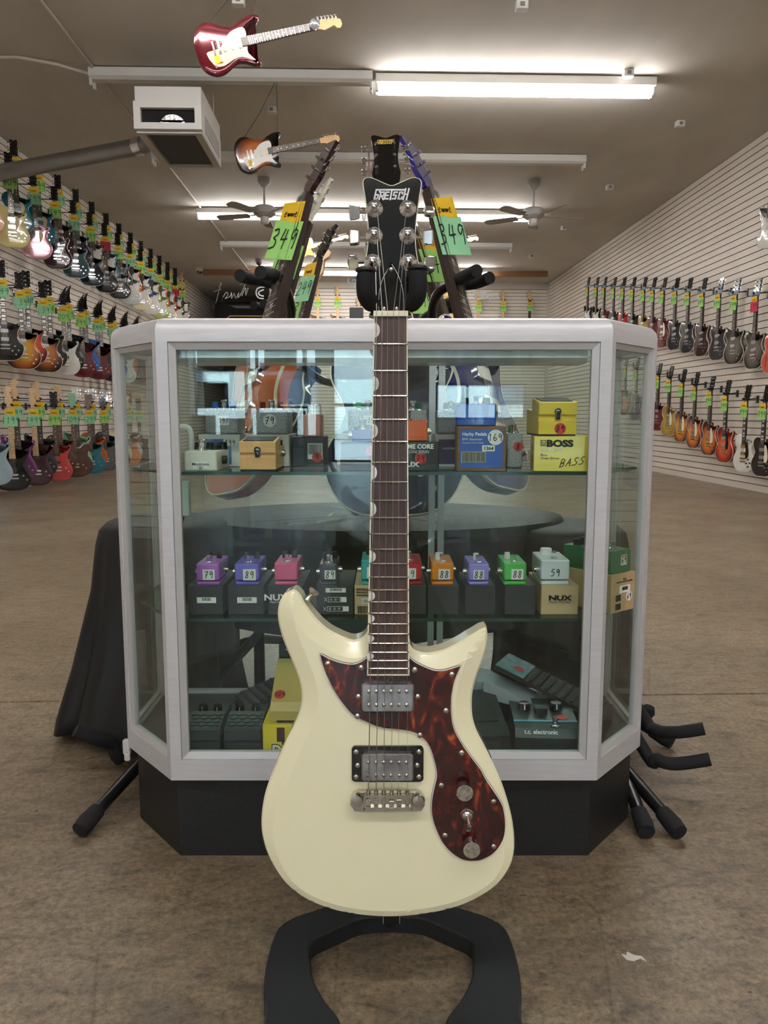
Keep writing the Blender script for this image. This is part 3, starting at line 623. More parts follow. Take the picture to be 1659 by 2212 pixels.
stb = dict(pk='blk', knobs=2, head='stick'); G_ = 'green'; P_ = 'pale'
top = [('teal', 'single', jet, '399', P_), ('teal', 'single', jet, '399', G_), ('wine', 'single', {}, '549', P_), ('navy', 'single', dict(edge=CREAMB), '399', P_), ('khaki', 'strat', st, '549', P_), ('sky', 'strat', st, '289', G_), ('dkgreen', 'single', dict(edge=CREAMB), '499', P_),
 ('orange', 'strat', st, '399', G_), ('blue', 'strat', st, '299', P_), ('lime', 'strat', st, '329', G_), ('orange', 'strat', st, '299', P_), ('red', 'strat', st, '399', G_), ('tobacco', 'strat', st, '299', G_), ('brown', 'tele', tl, '399', G_)]
place_row('top row', 'left', top, [(-3.68, 8.72 + .6 * i, 3.765) for i in range(14)], ang=.42, ts=1.05)
low = [('peach', 'single', jet, '409', G_), ('cream', 'single', jet, '409', G_), ('pink', 'single', jet, '399', P_), ('wine', 'single', dict(edge=CREAMB), '549', G_), ('slate', 'single', dict(edge=CREAMB), '679', P_), ('navy', 'single', dict(edge=CREAMB), '399', G_), ('black', 'single', dict(edge=CREAMB), '549', 'red'), ('dkgreen', 'single', dict(edge=CREAMB), '499', G_),
 ('silver', 'strat', st, '289', P_), ('ivory', 'strat', st, '299', G_), ('white', 'strat', st, '299', P_), ('lime', 'strat', st, '329', G_), ('ivory', 'strat', st, '299', G_), ('cream', 'strat', st, '299', 'red'), ('white', 'tele', tl, '399', G_)]
place_row('second row', 'left', low, [(-3.62, 7.83 + .6 * i, 3.55) for i in range(15)], ang=.36, ts=1.05)
bk = dict(edge=CREAMB, inlay=2)
mid = [('black', 'single', bk, '2,499', P_), ('honey', 'single', bk, '2,399', P_), ('cherry', 'single', bk, '499', P_), ('tobacco', 'single', bk, '2,399', P_), ('black', 'single', bk, '279', G_), ('white', 'strat', dict(stb, head='stick'), '209', G_), ('black', 'sharp', stb, '409', G_), ('crimson', 'sharp', stb, '299', G_), ('azure', 'sharp', stb, '349', P_), ('crimson', 'sharp', stb, '399', P_),
 ('black', 'sharp', stb, '329', G_), ('graphite', 'sharp', stb, '269', P_), ('blue', 'strat', dict(stb), '199', P_), ('white', 'strat', dict(stb, pg='strat', pgm=WPG), '269', P_), ('sun', 'single', stb, '259', P_), ('black', 'sharp', stb, '299', P_), ('graphite', 'sharp', stb, '299', G_), ('red', 'sharp', stb, '349', P_), ('black', 'sharp', stb, '399', G_), ('white', 'sharp', stb, '349', P_), ('blue', 'sharp', stb, '349', G_), ('black', 'single', stb, '349', P_)]
place_row('third row', 'left', mid, [(-3.66 + .05 * (i % 2), 8.2 + .3 * i, 2.43 - .07 * (i % 2)) for i in range(22)], ang=.40, s=1.06)
wd = dict(head='inline', hm=MAPLE, pk='blk', knobs=2)
bot = [('paleblue', 'strat', dict(wd, neck=ROSED), '549', G_), ('black', 'strat', dict(wd, neck=MAPLE), '1199', P_), ('purple', 'strat', dict(wd), '399', P_), ('burgundy', 'sharp', dict(wd, neck=MAPLE), '1499', P_), ('graphite', 'strat', wd, '599', G_), ('salmon', 'strat', dict(wd, head='book', hm=BLACKG, neck=MAHOG), '499', G_), ('brown', 'single', dict(wd, head='book', neck=MAHOG), '999', P_), ('brown', 'hollow', dict(wd, head='book', hm=fin('mint green', (140, 200, 160)), neck=MAHOG), '1099', P_), ('mint', 'strat', dict(wd, head='book', hm=WPG), '1099', P_), ('teal', 'single', dict(wd, head='book', hm=MAHOG, neck=MAHOG), '1299', P_),
 ('copper', 'single', dict(wd, head='book', hm=BLACKG), '699', P_), ('grey', 'single', dict(wd, head='book', hm=BLACKG), '299', G_), ('petrol', 'single', dict(wd, head='book', hm=BLACKG), '399', P_), ('black', 'strat', dict(wd, head='book', hm=BLACKG, pg='strat', pgm=WPG), '299', G_), ('ivory', 'tele', tl, '499', G_), ('orange', 'strat', wd, '399', P_), ('white', 'strat', st, '399', P_), ('wine', 'single', {}, '399', P_)]
place_row('bottom row', 'left', bot, [(-3.66 + .06 * (i % 2), 7.78 + .29 * i, 1.21 - .08 * (i % 2)) for i in range(18)], ang=.42, s=1.10, ts=1.0)
lp = dict(edge=CREAMB)
ru = [('coral', 'hollow', dict(edge=CREAMB, neck=MAPLE), '499', G_), ('greyburst', 'single', lp, '599', 'red'), ('greyburst', 'single', dict(lp), '599', G_), ('graphite', 'single', lp, '499', G_), ('wine', 'single', lp, '499', G_), ('graphite', 'single', lp, '499', G_), ('graphite', 'single', lp, '499', G_), ('crimson', 'single', dict(pg='single', pgm=CREAMB), '399', G_), ('crimson', 'single', {}, '399', G_), ('gold', 'single', {}, '399', G_), ('black', 'single', {}, '399', G_), ('red', 'single', {}, '299', G_), ('black', 'single', {}, '299', G_), ('crimson', 'single', {}, '299', G_), ('black', 'strat', st, '299', G_), ('black', 'strat', st, '299', G_)]
ruy = [7.93, 8.35, 8.82, 9.23, 9.68, 10.11, 10.53, 10.96, 11.35, 11.73, 12.2, 12.66, 13.13, 13.65, 14.1, 14.65]
place_row('upper row', 'right', ru, [(4.26, y, 2.309 + (y - 8.347) * .1747) for y in ruy], ang=-1.38, blue=True, ts=.92)
rl = [('coral', 'single', dict(lp), '599', G_), ('black', 'single', dict(lp, pg='single', pgm=CREAMB, inlay=2), '799', G_), ('white', 'single', dict(lp, pg='single', pgm=BPG, inlay=2, metal=mat('gold_hardware', (212, 176, 90), .2, 1)), '899', G_), ('cherry', 'single', dict(lp, pg='single', pgm=BPG, inlay=2), '799', G_), ('iced', 'single', dict(lp, pg='single', pgm=CREAMB), '799', G_), ('iced', 'single', dict(lp, pg='single', pgm=CREAMB), '799', G_), ('honey', 'single', dict(lp, pg='single', pgm=CREAMB), '799', G_), ('gold', 'single', dict(lp, pg='single', pgm=CREAMB), '799', G_), ('crimson', 'single', lp, '699', G_), ('iced', 'single', lp, '699', G_), ('graphite', 'single', lp, '699', G_), ('tobacco', 'single', lp, '699', G_)]
rly = [7.62, 8.04, 8.44, 8.91, 9.32, 9.76, 10.16, 10.59, 11.0, 11.45, 11.9, 12.4]
place_row('lower row', 'right', rl, [(4.26, y, 1.163 if y < 8.3 else 1.163 + (y - 8.3) * .157) for y in rly], ang=-1.38, ts=.92)
# high on the right wall, cut by the frame edge
p = rax(1664, 445, 4.26)
guitar((p.x, p.y, p.z - .42), (0, 0, -1.3), 'strat', mat('clear_acrylic', (206, 204, 200), .1, 0, .6), 'acrylic', 'clear-bodied guitar high on the right wall, cut by the right edge of the photo', 'guitars in the upper row of the right wall', head='inline', hm=BLACKG, neck=MAHOG)
# back wall
for i, (u, v, ck, nk, pr) in enumerate([(686, 617, 'natural', MAPLE, '499'), (729, 617, 'natural', MAPLE, '499'), (775, 640, 'sun', MAPLE, '399'), (980, 655, 'ivory', MAPLE, '299'), (1034, 627, 'natural', MAPLE, '599'), (1087, 627, 'sun', MAPLE, '499'), (1145, 627, 'black', ROSED, '499'), (903, 640, 'red', MAPLE, '399')]):
    p = ray_y(u, v, YB - .12); F['natural'] = ('natural wood', (196, 150, 96)); m, cn = fm_(ck); z0 = p.z - 1.17
    wh = 'on the back wall, %s from the left' % ['first', 'second', 'third', 'fifth', 'sixth', 'seventh', 'eighth', 'fourth'][i]
    guitar((p.x, p.y, z0), (0, 0, 0), 'strat', m, ck, '%s bass guitar with a long neck %s' % (cn, wh), 'basses on the back wall', head='inline', hm=MAPLE, neck=nk, s=1.2, full=False, pg='strat', pgm=WPG, pk='blk', knobs=2, cat='bass guitar')
    price_tag((p.x, p.y - .04, z0 + .9), (0, 0, 0), 'price card of the %s bass %s' % (cn, wh), 'price cards on the back wall', pr, GCARD, 1.15)
    r = empty('guitar_hanger', (p.x, p.y, z0 + .96), label='black wall hook of the %s bass %s' % (cn, wh), cat='hook', group='hooks on the back wall')
    MB().cyl((0, .02, 0), (0, .12, 0), .008, n=8).tube([(-.04, -.03, 0), (-.035, .02, 0), (.035, .02, 0), (.04, -.03, 0)], .013, 8).build('yoke', FOAM, r)

# ---- guitars hung from the ceiling ----
def hung(name, c, L, ang, yaw, shp, m, mk, label, hook, **kw):
    """c: middle of the guitar; ang: tilt of the neck above the level; L: overall length"""
    s = L / .98; dx = math.cos(ang); T = M.Rotation(yaw, 4, 'Z') @ M.Rotation(PI / 2 - ang, 4, 'Y')
    q = V(c) - T @ V((0, 0, .49 * s))
    r = guitar(q, T.to_euler(), shp, m, mk, label, 'guitars hung under the ceiling', s=s, **kw)
    wr = empty('hanging_wire', hook, label='two thin wires holding the %s' % label.split(' hanging')[0], cat='wire', group='wires of the hung guitars')
    px_, pz_ = (-.12, .375) if shp == 'tele' else (-.125, .425); P = T @ V((px_ * s, .02, pz_ * s)) + q - V(hook); Q = T @ V((-.145 * s, .02, .10 * s)) + q - V(hook)
    MB().tube([(0, 0, 0), P * .5 + V((0, 0, -.02)), P], .003, 5).tube([(0, 0, 0), Q * .5 + V((0, 0, -.03)), Q], .003, 5).build('wire', mat('dark_wire', (50, 46, 42), .5), wr)
    return r
hk = ceil_pt(515, 2, 3.81)
c1 = (ray_y(437, 125, 5.4) + ray_y(730, 33, 5.4)) / 2
tanpg = mat('tortoise_tan_guard', (196, 178, 160), .25)
r = hung('a', c1, .985, R_(15.5), .12, 'strat', fin('candy red', (96, 14, 28), .12, .3), 'candy', 'candy red guitar hanging nearest the viewer under the ceiling', (c1.x - .1, 5.45, 3.80), head='inline', hm=MAPLE, pg='strat', pgm=tanpg, pk='sc', knobs=2)
MB(GT).rbox((.07, .12, .008), (.05, .035, .002), .002).build('yellow_sticker', YCARD, r); MB(GT).lathe([(.03, 0), (.034, .02), (.015, .034), (.002, .035)], 14, M.Translation((.0, .79, .02))).build('clear_disc', mat('shiny_disc', (210, 210, 220), .1, .8), r)
c2 = (ray_y(517, 345, 7.25) + ray_y(728, 292, 7.25)) / 2
r = hung('b', c2, .955, R_(13.5), .12, 'strat', burst_mat('finish_vintage_sunburst', (190, 104, 44), (120, 56, 24), (14, 8, 8)), 'vsb', 'dark sunburst guitar hanging between the heater and the stand', (c2.x - .1, 7.3, 3.8), head='inline', hm=MAPLE, pg='strat', pgm=WPG, pk='sc', knobs=2)
MB(GT).rbox((.07, .12, .008), (.05, .035, .002), .002).build('yellow_sticker', YCARD, r)
c3 = (ray_y(633, 548, 12.4) + ray_y(748, 508, 12.4)) / 2
hung('c', c3, .95, R_(17), .1, 'tele', fin('pale butter', (232, 216, 150)), 'butter', 'pale yellow guitar hanging over the far lights left of the stand', (c3.x - .1, 12.45, 3.8), head='inline', hm=MAPLE, pg='tele', pgm=mat('orange_guard', (220, 150, 70), .4), pk='sc', neck=MAPLE, full=False)
c4 = (ray_y(900, 545, 12.4) + ray_y(1033, 512, 12.4)) / 2
hung('d', c4, 1.03, R_(13), .1, 'strat', fin('natural ash', (228, 178, 122)), 'ash', 'natural blond guitar hanging over the far lights right of the cream guitar', (c4.x - .1, 12.45, 3.8), head='inline', hm=MAPLE, pk='blk', neck=MAPLE, full=False)
# ================= the cream guitar in front =================
TH = R_(2.5)
Gu = V((0, math.sin(TH), math.cos(TH))); Gn = V((0, -math.cos(TH), math.sin(TH)))
d0 = ray(843, 1600); O0 = V((0, 0, HC)) + d0 * (1.0 / (d0.y * math.cos(PIT) - d0.z * math.sin(PIT)))
def G(u, v, z=0.0):
    """drawing-plane position on the guitar of a point seen in the photo, z in front of the top"""
    d = ray(u, v); o = O0 + Gn * z; t = (o - V((0, 0, HC))).dot(Gn) / d.dot(Gn); q = V((0, 0, HC)) + d * t - o
    return (q.x, q.dot(Gu))
mg = empty('electric_guitar', W(O0), (-TH, 0, YAW), 'cream white guitar with tortoise pickguard standing upright in front of the glass case', 'electric guitar')
CREAM = mat('cream_lacquer', (243, 238, 203), .12, 0, .8)
bt = [(642, 1264, 1), (655, 1275, 1), (663, 1291, 1), (680, 1314, 1), (697, 1333, 1), (714, 1347, 1), (732, 1357, 1), (750, 1365, 1), (765, 1369, 1), (780, 1366, 1), (792, 1357, 1), (800, 1353, 1),
      (876, 1374, 1), (884, 1379, 1), (892, 1389, 1), (907, 1395, 1), (924, 1396, 1), (940, 1393, 1), (955, 1389, 1), (973, 1381, 1), (990, 1372, 1), (1004, 1363, 1), (1018, 1355, 1), (1033, 1346, 1), (1043, 1343, 1),
      (1051, 1352, 0), (1054, 1374, 0), (1051, 1401, 0), (1046, 1420, 0), (1040, 1438, 0), (1033, 1456, 0), (1027, 1475, 0), (1022, 1495, 0), (1020, 1517, 0), (1021, 1545, 0), (1026, 1568, 0), (1034, 1588, 0), (1046, 1610, 0), (1060, 1638, 0), (1075, 1670, 0), (1088, 1702, 0), (1099, 1738, 0), (1107, 1772, 0), (1111, 1805, 0), (1111, 1835, 0),
      (1106, 1860, 0), (1095, 1883, 0), (1075, 1908, 0), (1045, 1930, 0), (1005, 1950, 0), (960, 1964, 0), (905, 1974, 0), (850, 1978, 0), (795, 1976, 0), (740, 1968, 0), (690, 1953, 0), (650, 1933, 0), (618, 1907, 0), (594, 1875, 0), (577, 1842, 0), (567, 1808, 0), (564, 1780, 0), (566, 1748, 0), (572, 1715, 0),
      (583, 1682, 0), (596, 1650, 0), (610, 1618, 0), (624, 1588, 0), (638, 1560, 0), (648, 1533, 0), (651, 1508, 0), (648, 1480, 0), (641, 1458, 0), (630, 1430, 0), (619, 1404, 0), (609, 1378, 0), (602, 1352, 0), (599, 1328, 0), (602, 1305, 0), (612, 1285, 0), (626, 1270, 1)]
BO = smooth_closed([G(u, v, -.042 if k else -.006) for u, v, k in bt], 4)
def seg_dist(p, poly):
    best = 9; x, y = p; n = len(poly)
    for i in range(n):
        ax, ay_ = poly[i]; bx, by = poly[(i + 1) % n]; dx, dy = bx - ax, by - ay_; t = max(0, min(1, ((x - ax) * dx + (y - ay_) * dy) / (dx * dx + dy * dy + 1e-12)))
        e = (x - ax - t * dx) ** 2 + (y - ay_ - t * dy) ** 2
        if e < best: best = e
    return math.sqrt(best)
def inside(p, poly):
    x, y = p; c = False; n = len(poly)
    for i in range(n):
        ax, ay_ = poly[i]; bx, by = poly[i - 1]
        if (ay_ > y) != (by > y) and x < (bx - ax) * (y - ay_) / (by - ay_) + ax: c = not c
    return c
def carved(outline, hfn, th, wfn, step=.0075):
    """solid body: triangulated carved top, sides and back; hfn(distance to edge, x, y) = height of the top"""
    n = len(outline); ns = normals2(outline); pts = [V(p) for p in outline]; xs = [p[0] for p in outline]; ys = [p[1] for p in outline]; extra = []
    for p, q in zip(outline, ns):
        for k in (.12, .5, 1.0):
            wd_ = wfn(*p) * k; c = (p[0] - q[0] * wd_, p[1] - q[1] * wd_)
            if inside(c, outline) and seg_dist(c, outline) > wd_ * .97: extra.append(c)
    x = min(xs)
    while x < max(xs):
        y = min(ys)
        while y < max(ys):
            c = (x + random.uniform(-.0008, .0008), y + random.uniform(-.0008, .0008))
            if inside(c, outline):
                dd = seg_dist(c, outline)
                if dd > .002 and (abs(dd - wfn(*c)) > step * .45): extra.append(c)
            y += step
        x += step
    pts += [V(c) for c in extra]
    vo, eo, fo_, _, _, _ = geometry.delaunay_2d_cdt(pts, [], [list(range(n))], 1, 1e-6)
    mb = MB(GT); vs = []; 
    for p in vo:
        dd = seg_dist((p.x, p.y), outline); vs.append((p.x, p.y, hfn(dd, p.x, p.y)))
    mb.add(vs, [list(f) for f in fo_])
    lv = [None, -th + .004, -th]; vv = []
    for h in lv: vv += [(p[0], p[1], hfn(0, p[0], p[1]) if h is None else h) for p in outline]
    mb.add(vv, [[j * n + i, j * n + (i + 1) % n, (j + 1) * n + (i + 1) % n, (j + 1) * n + i] for j in range(2) for i in range(n)])
    vo, eo, fo_, _, _, _ = geometry.delaunay_2d_cdt([V(p) for p in outline], [], [list(range(n))], 1, 1e-6)
    mb.add([(p.x, p.y, -th) for p in vo], [list(f) for f in fo_])
    return mb
yb = min(p[1] for p in BO)
def wf(x, y): t = min(1, max(0, (y - yb - .04) / .16)); return .010 + .012 * t
def hf(d, x, y):
    w_ = wf(x, y); t = min(1, max(0, (y - yb - .02) / .18)); D = .003 + .0055 * t
    e = -D * max(0, 1 - d / w_)
    if d < .0026: e -= (1 - math.sqrt(max(0, 1 - (1 - d / .0026) ** 2))) * .0022
    return e
bm_ = carved(BO, hf, .043, wf)
body = bm_.build('body', CREAM, mg, 9)
bm2 = bmesh.new(); bm2.from_mesh(body.data); bmesh.ops.remove_doubles(bm2, verts=bm2.verts, dist=1e-5); bmesh.ops.recalc_face_normals(bm2, faces=bm2.faces); bm2.to_mesh(body.data); bm2.free()
body.data.polygons.foreach_set('use_smooth', [True] * len(body.data.polygons)); body.data.set_sharp_from_angle(angle=R_(10))
# tortoise pickguard
def tortoise():
    m = noise_mat('tortoise_shell', [(.30, (30, 12, 12)), (.48, (58, 18, 18)), (.60, (84, 24, 20)), (.68, (150, 62, 30)), (.76, (196, 110, 50))], 42, .14, 5, (1, 1, .55), .7, dist=1.6, rot=(0, .5, 0))
    return m
TORT = tortoise()
pgp = [(691.6, 1413), (714.6, 1425), (738.7, 1433), (762.7, 1435.5), (780, 1430), (793, 1421), (800, 1426), (876, 1426), (884, 1420), (896.8, 1431), (917, 1441), (938, 1448.6), (958.6, 1449), (975.8, 1444.5), (995, 1438.5), (984, 1463), (977.5, 1487), (974, 1515), (975, 1549), (979, 1570), (986, 1587), (1000, 1611), (1017, 1635), (1038, 1663), (1048, 1682), (1065, 1707.6), (1077.8, 1727), (1085.8, 1743), (1089.8, 1763.7), (1091, 1783), (1089, 1802.7), (1083.5, 1818.7), (1073, 1834.7), (1059.4, 1847), (1040, 1856.5), (1024, 1859), (1004.5, 1857.6), (987, 1849.6), (970, 1836), (956, 1818.7), (945, 1797), (937, 1775), (933, 1754.5), (933, 1734), (935.7, 1714.5), (940, 1695), (943.7, 1677.8), (942.6, 1660.6), (938, 1641), (927.7, 1611), (910.5, 1590.5), (890, 1580), (862, 1575), (835, 1572.7), (814, 1568), (793.7, 1559.6), (766, 1546), (745.6, 1525), (728, 1501), (714.6, 1477), (701, 1446)]
# smooth runs between the sharp corners
q3 = [G(p[0], p[1], .003) for p in pgp]; cor = [0, 5, 8, 14]; PO = []
for a_, b_ in zip(cor, cor[1:] + [len(q3)]):
    run = [q3[k % len(q3)] for k in range(a_, b_ + 1)]; PO += [(p.x, p.y) for p in smooth_open([(p[0], p[1], 0) for p in run], 4)[:-1]]
def plate(outline, z0, z1, grow=0):
    ns = normals2(outline); ol = [(p[0] + q[0] * grow, p[1] + q[1] * grow) for p, q in zip(outline, ns)]; n = len(ol)
    vo, eo, fo_, _, _, _ = geometry.delaunay_2d_cdt([V(p) for p in ol], [], [list(range(n))], 1, 1e-7); mb = MB(GT)
    mb.add([(p.x, p.y, z1) for p in vo], [list(f) for f in fo_]).add([(p[0], p[1], z) for z in (z0, z1) for p in ol], [[i, (i + 1) % n, n + (i + 1) % n, n + i] for i in range(n)])
    return mb
pg = plate(PO, .0028, .0036).build('pickguard', TORT, mg, 0)
plate(PO, .0002, .0011, .0014).build('black_edge', BLACKM, pg, 0)
plate(PO, .0008, .0030, .0009).build('white_edge', PAPER, pg, 0)
scr = MB(GT).lathe([(.0031, 0), (.003, .001), (.002, .0018), (.0003, .002)], 12).build('screw', NICKEL)
SCM = scr.data; bpy.data.objects.remove(scr)
def screw(u, v, par, z=.0036, s=1.0, name='screw'):
    x, y = G(u, v, z); o = bpy.data.objects.new(name, SCM); COL.objects.link(o); o.parent = par; o.location = (x, -z, y); o.scale = (s, s, s); return o
for u, v in [(708, 1434), (780, 1442), (896, 1447), (976, 1457), (774, 1505), (902, 1505), (963, 1535), (772, 1547), (907, 1588), (997, 1626), (953, 1696), (1066, 1731), (961, 1804), (1066, 1828)]: screw(u, v, pg, s=1.15)
# neck
NK = .0125
nl, nr = G(808, 682, NK), G(880, 682, NK); el, er = G(792.5, 1459.5, NK), G(884.5, 1459.5, NK)
ny = (nl[1] + nr[1]) / 2; ey = (el[1] + er[1]) / 2
def nx(y, f):   # x across the board at height y, f 0..1
    t = (y - ny) / (ey - ny); a = nl[0] + (el[0] - nl[0]) * t; b = nr[0] + (er[0] - nr[0]) * t; return a + (b - a) * f
mb = MB(GT)
prof = [(0, .006), (0, -.004), (.12, -.013), (.35, -.0175), (.65, -.0175), (.88, -.013), (1, -.004), (1, .006)]
ys_ = [ny + .004, ny, (ny + ey) / 2, ey + .075, ey + .07]
vs = [];
for y in ys_: vs += [(nx(y, f), y, z) for f, z in prof]
n = len(prof); mb.add(vs, [[j * n + i, j * n + (i + 1) % n, (j + 1) * n + (i + 1) % n, (j + 1) * n + i] for j in range(4) for i in range(n)] + [list(range(n)), list(range(4 * n, 5 * n))[::-1]])
nk = mb.build('neck', BLACKG, mg, 40)
def board(f0, f1, y0, y1, z0, z1):
    mb = MB(GT); vs = [(nx(y, f), y, z) for z in (z0, z1) for y, f in ((y0, f0), (y0, f1), (y1, f1), (y1, f0))]
    return mb.add(vs, [(0, 3, 2, 1), (4, 5, 6, 7), (0, 1, 5, 4), (1, 2, 6, 5), (2, 3, 7, 6), (3, 0, 4, 7)])
fbx = board(.03, .97, ey + .0018, ny - .001, .0062, NK).build('fretboard', ROSEW, mg, 0)
bd = MB(GT)
for a, b, y0, y1 in ((0, .031, ey, ny), (.969, 1, ey, ny), (0, 1, ey, ey + .002)):
    q = board(a, b, y0, y1, .006, NK + .0003); bd.add(q.v, q.f) if False else None
    bd.v += q.v; bd.f += [[i + len(bd.v) - 8 for i in f] for f in q.f]; bd.mi += [0] * 6
bd.build('binding', CREAMB, fbx, 0)
y22 = G(838, 1443.5, NK)[1]; SL = (ny - y22) / .7194
for i in range(1, 23):
    y = ny - SL * (1 - 2 ** (-i / 12)); mb = MB(GT)
    mb.tube([(nx(y, .012), y, NK), (nx(y, .05), y, NK + .0009), (nx(y, .5), y, NK + .0012), (nx(y, .95), y, NK + .0009), (nx(y, .988), y, NK)], .0011, 8)
    mb.build('fret', NICKEL, fbx)
PEARL = noise_mat('pearl', [(.35, (200, 196, 188)), (.65, (236, 234, 228))], 120, .2, 2)
for i in (1, 3, 5, 7, 9, 12, 15, 17, 19, 21):
    y = ny - SL * (1 - 2 ** (-(i - .5) / 12)); x0 = nx(y, .03); h = min(.0088, SL * (2 ** (-(i - 1) / 12) - 2 ** (-i / 12)) * .40); wd_ = h * .72 if i < 12 else .0068
    mb = MB(GT); ol = [(x0, y - h)] + [(x0 + wd_ * math.cos(t), y + h * math.sin(t)) for t in [R_(-78 + 156 * k / 12) for k in range(13)]] + [(x0, y + h)]
    mb.rings(ol, [(0, NK - .0004), (0, NK + .00025)]).build('thumbnail_inlay', PEARL, fbx, 0)
q = board(-.02, 1.02, ny - .001, ny + .0055, .004, NK + .0035); q.build('nut', CREAMB, mg, 20)
# headstock
hp = [(803, 684), (801.5, 672), (806, 662), (806, 650), (801.4, 637), (793, 620), (786, 600), (784.5, 585), (786.3, 574), (790.8, 551), (794.6, 520.7), (794.6, 490.6), (792, 460), (788.6, 430), (784.8, 407.7), (783.3, 394), (786, 386), (793.8, 382.4), (804.4, 383.6), (816, 388), (831.5, 395), (846, 399.6), (860, 395), (876.7, 387.8), (889, 383), (899, 382.8), (907.6, 386.6), (911, 395), (909, 410.7), (906, 430), (901.6, 460), (898.6, 490.6), (897.8, 513), (899, 536), (903, 562), (907, 580), (905, 600), (898, 620), (888, 638), (882.7, 653), (881, 664), (885, 672), (884, 684)]
HZ = -.002
hp = [G(u, v, HZ) for u, v in hp]; hp = [p for p in hp if p[1] > ny - .001]
HO = smooth_closed(hp, 4)
hs = MB(GT).rings(HO, [(.001, HZ - .0145), (.001, HZ)]).build('headstock', BLACKG, mg, 30)
MB(GT).rings(HO, [(0, HZ - .0148), (-.0003, HZ - .002), (.0002, HZ - .0004)]).build('binding', CREAMB, hs, 30)
def hpt(x, y): return G(780 + x / 9.217, 260 + y / 9.217, HZ)
LOGO = [[(368, 1428), (376, 1383), (303, 1383), (262, 1562), (322, 1562), (342, 1482), (308, 1482)], [(393, 1383), (855, 1383)], [(360, 1578), (398, 1432), (464, 1432), (448, 1504), (386, 1504)], [(405, 1504), (440, 1578)],
        [(560, 1432), (500, 1432), (462, 1562), (540, 1562)], [(484, 1497), (540, 1497)], [(614, 1395), (578, 1578)], [(724, 1432), (662, 1432), (645, 1495), (700, 1495), (682, 1562), (616, 1562)],
        [(820, 1465), (829, 1432), (772, 1432), (738, 1562), (804, 1562), (814, 1525)], [(888, 1362), (836, 1578)], [(954, 1362), (902, 1578)], [(862, 1472), (925, 1472)]]
def gretsch(parent, T, wd_, m, fn):
    mb = MB(GT)
    for st_ in LOGO: mb.ribbon([fn(*p) for p in st_], wd_, .0003, 0, T)
    return mb.build('maker_lettering', m, parent, 0)
gretsch(hs, M.Translation((0, 0, HZ + .0001)), .0019, mat('silver_foil', (215, 215, 220), .3), hpt)
tc = [(845.5, 571), (856, 588), (864, 606), (869.5, 628), (871, 648), (867, 676), (823, 676), (819, 648), (820.5, 628), (826, 606), (835, 588)]
tcp = [G(u, v, HZ) for u, v in tc]; tcp = [tcp[0], tcp[0]] + tcp[1:]
TO = smooth_closed(tcp, 4)
TO = [p for i, p in enumerate(TO) if (V(p) - V(TO[i - 1])).length > 3e-5]
tr = MB(GT).rings(TO, [(0, HZ + .0018), (.0006, HZ + .0026)]).build('truss_cover', BLACKG, hs, 30)
MB(GT).rings(TO, [(-.0005, HZ), (-.0005, HZ + .0017)]).build('white_edge', PAPER, tr, 30)
for u, v in ((845, 582), (829, 667), (857, 667)): screw(u, v, tr, HZ + .0026, .9)
# tuners
post = MB(GT).lathe([(.0105, 0), (.0105, .001), (.0095, .0022), (.0075, .003), (.0058, .004), (.0058, .0075), (.0035, .009), (.0034, .012), (.0045, .014), (.0045, .017), (.003, .019), (.0004, .0195)], 24)
_po = post.build('post', CHROME); POSTM = _po.data; bpy.data.objects.remove(_po)
TP = [(809, 451, 766, 458), (808.5, 509, 766, 513), (805, 567, 763, 566), (881, 451, 927, 457), (880.5, 509, 924, 513), (882.5, 567, 928, 570)]
for i, (u, v, bu, bv) in enumerate(TP):
    x, y = G(u, v, HZ); b = G(bu, bv, HZ - .008); sg = -1 if bu < u else 1
    p = bpy.data.objects.new('tuning_machine', POSTM); COL.objects.link(p); p.parent = hs; p.location = (x, -HZ, y)
    mb = MB(); zz = -.0085
    mb.tube([(sg * .010, -zz, b[1] - y), (b[0] - x - sg * .006, -zz, b[1] - y)], .0022, 10); mb.tube([(sg * .0195, -zz, b[1] - y), (sg * .024, -zz, b[1] - y)], .0034, 12)
    c = (b[0] - x, -zz, b[1] - y); rot = M.Translation(c) @ M.Rotation([.35, -.1, .9, -.9, .15, -.45][i], 4, 'X')
    ol = [(-.0055, -.0075), (.0055, -.0085), (.0068, -.004), (.0072, 0), (.0068, .004), (.0055, .0085), (-.0055, .0075), (-.0066, .004), (-.0066, -.004)]
    ol = [(a * 1.0 * sg, b_ * 1.15) for a, b_ in ol]
    mb.rings(smooth_closed(ol, 2), [(.002, -.0042), (.0004, -.003), (0, 0), (.0004, .003), (.002, .0042)], rot @ M.Rotation(PI / 2, 4, 'X'))
    mb.build('tuning_button', CHROME, p)
# strings
nxs = [813.5, 825.5, 837.5, 850, 861.6, 874]; bxs = [795.5, 812.5, 829, 846, 861, 881]; rad = [.00062, .0005, .0004, .0003, .00025, .00022]; pe = [(809, 458), (808.5, 516), (805, 574), (882.5, 574), (880.5, 516), (881, 458)]; order = [2, 1, 0, 5, 4, 3]
tgt = [(811, 576), (815, 518), (815, 460), (877, 462), (874, 520), (877, 576)]
for i in range(6):
    a = G(nxs[i], 681, NK + .004); b = G(bxs[i], 1716 if i > 2 else 1722, .021)
    h = G(*tgt[[0, 1, 2, 3, 4, 5][i]], HZ + .006)
    mb = MB(GT); mb.tube([(h[0], h[1], HZ + .006), (a[0], ny + .005, NK + .0035), (a[0], ny, NK + .004), (b[0], b[1], .020)] + ([(b[0] - .0005, G(bxs[i], 1752, .01)[1], .011)] if i < 3 else []), rad[i], 6); mb.build('string', STRING, mg)
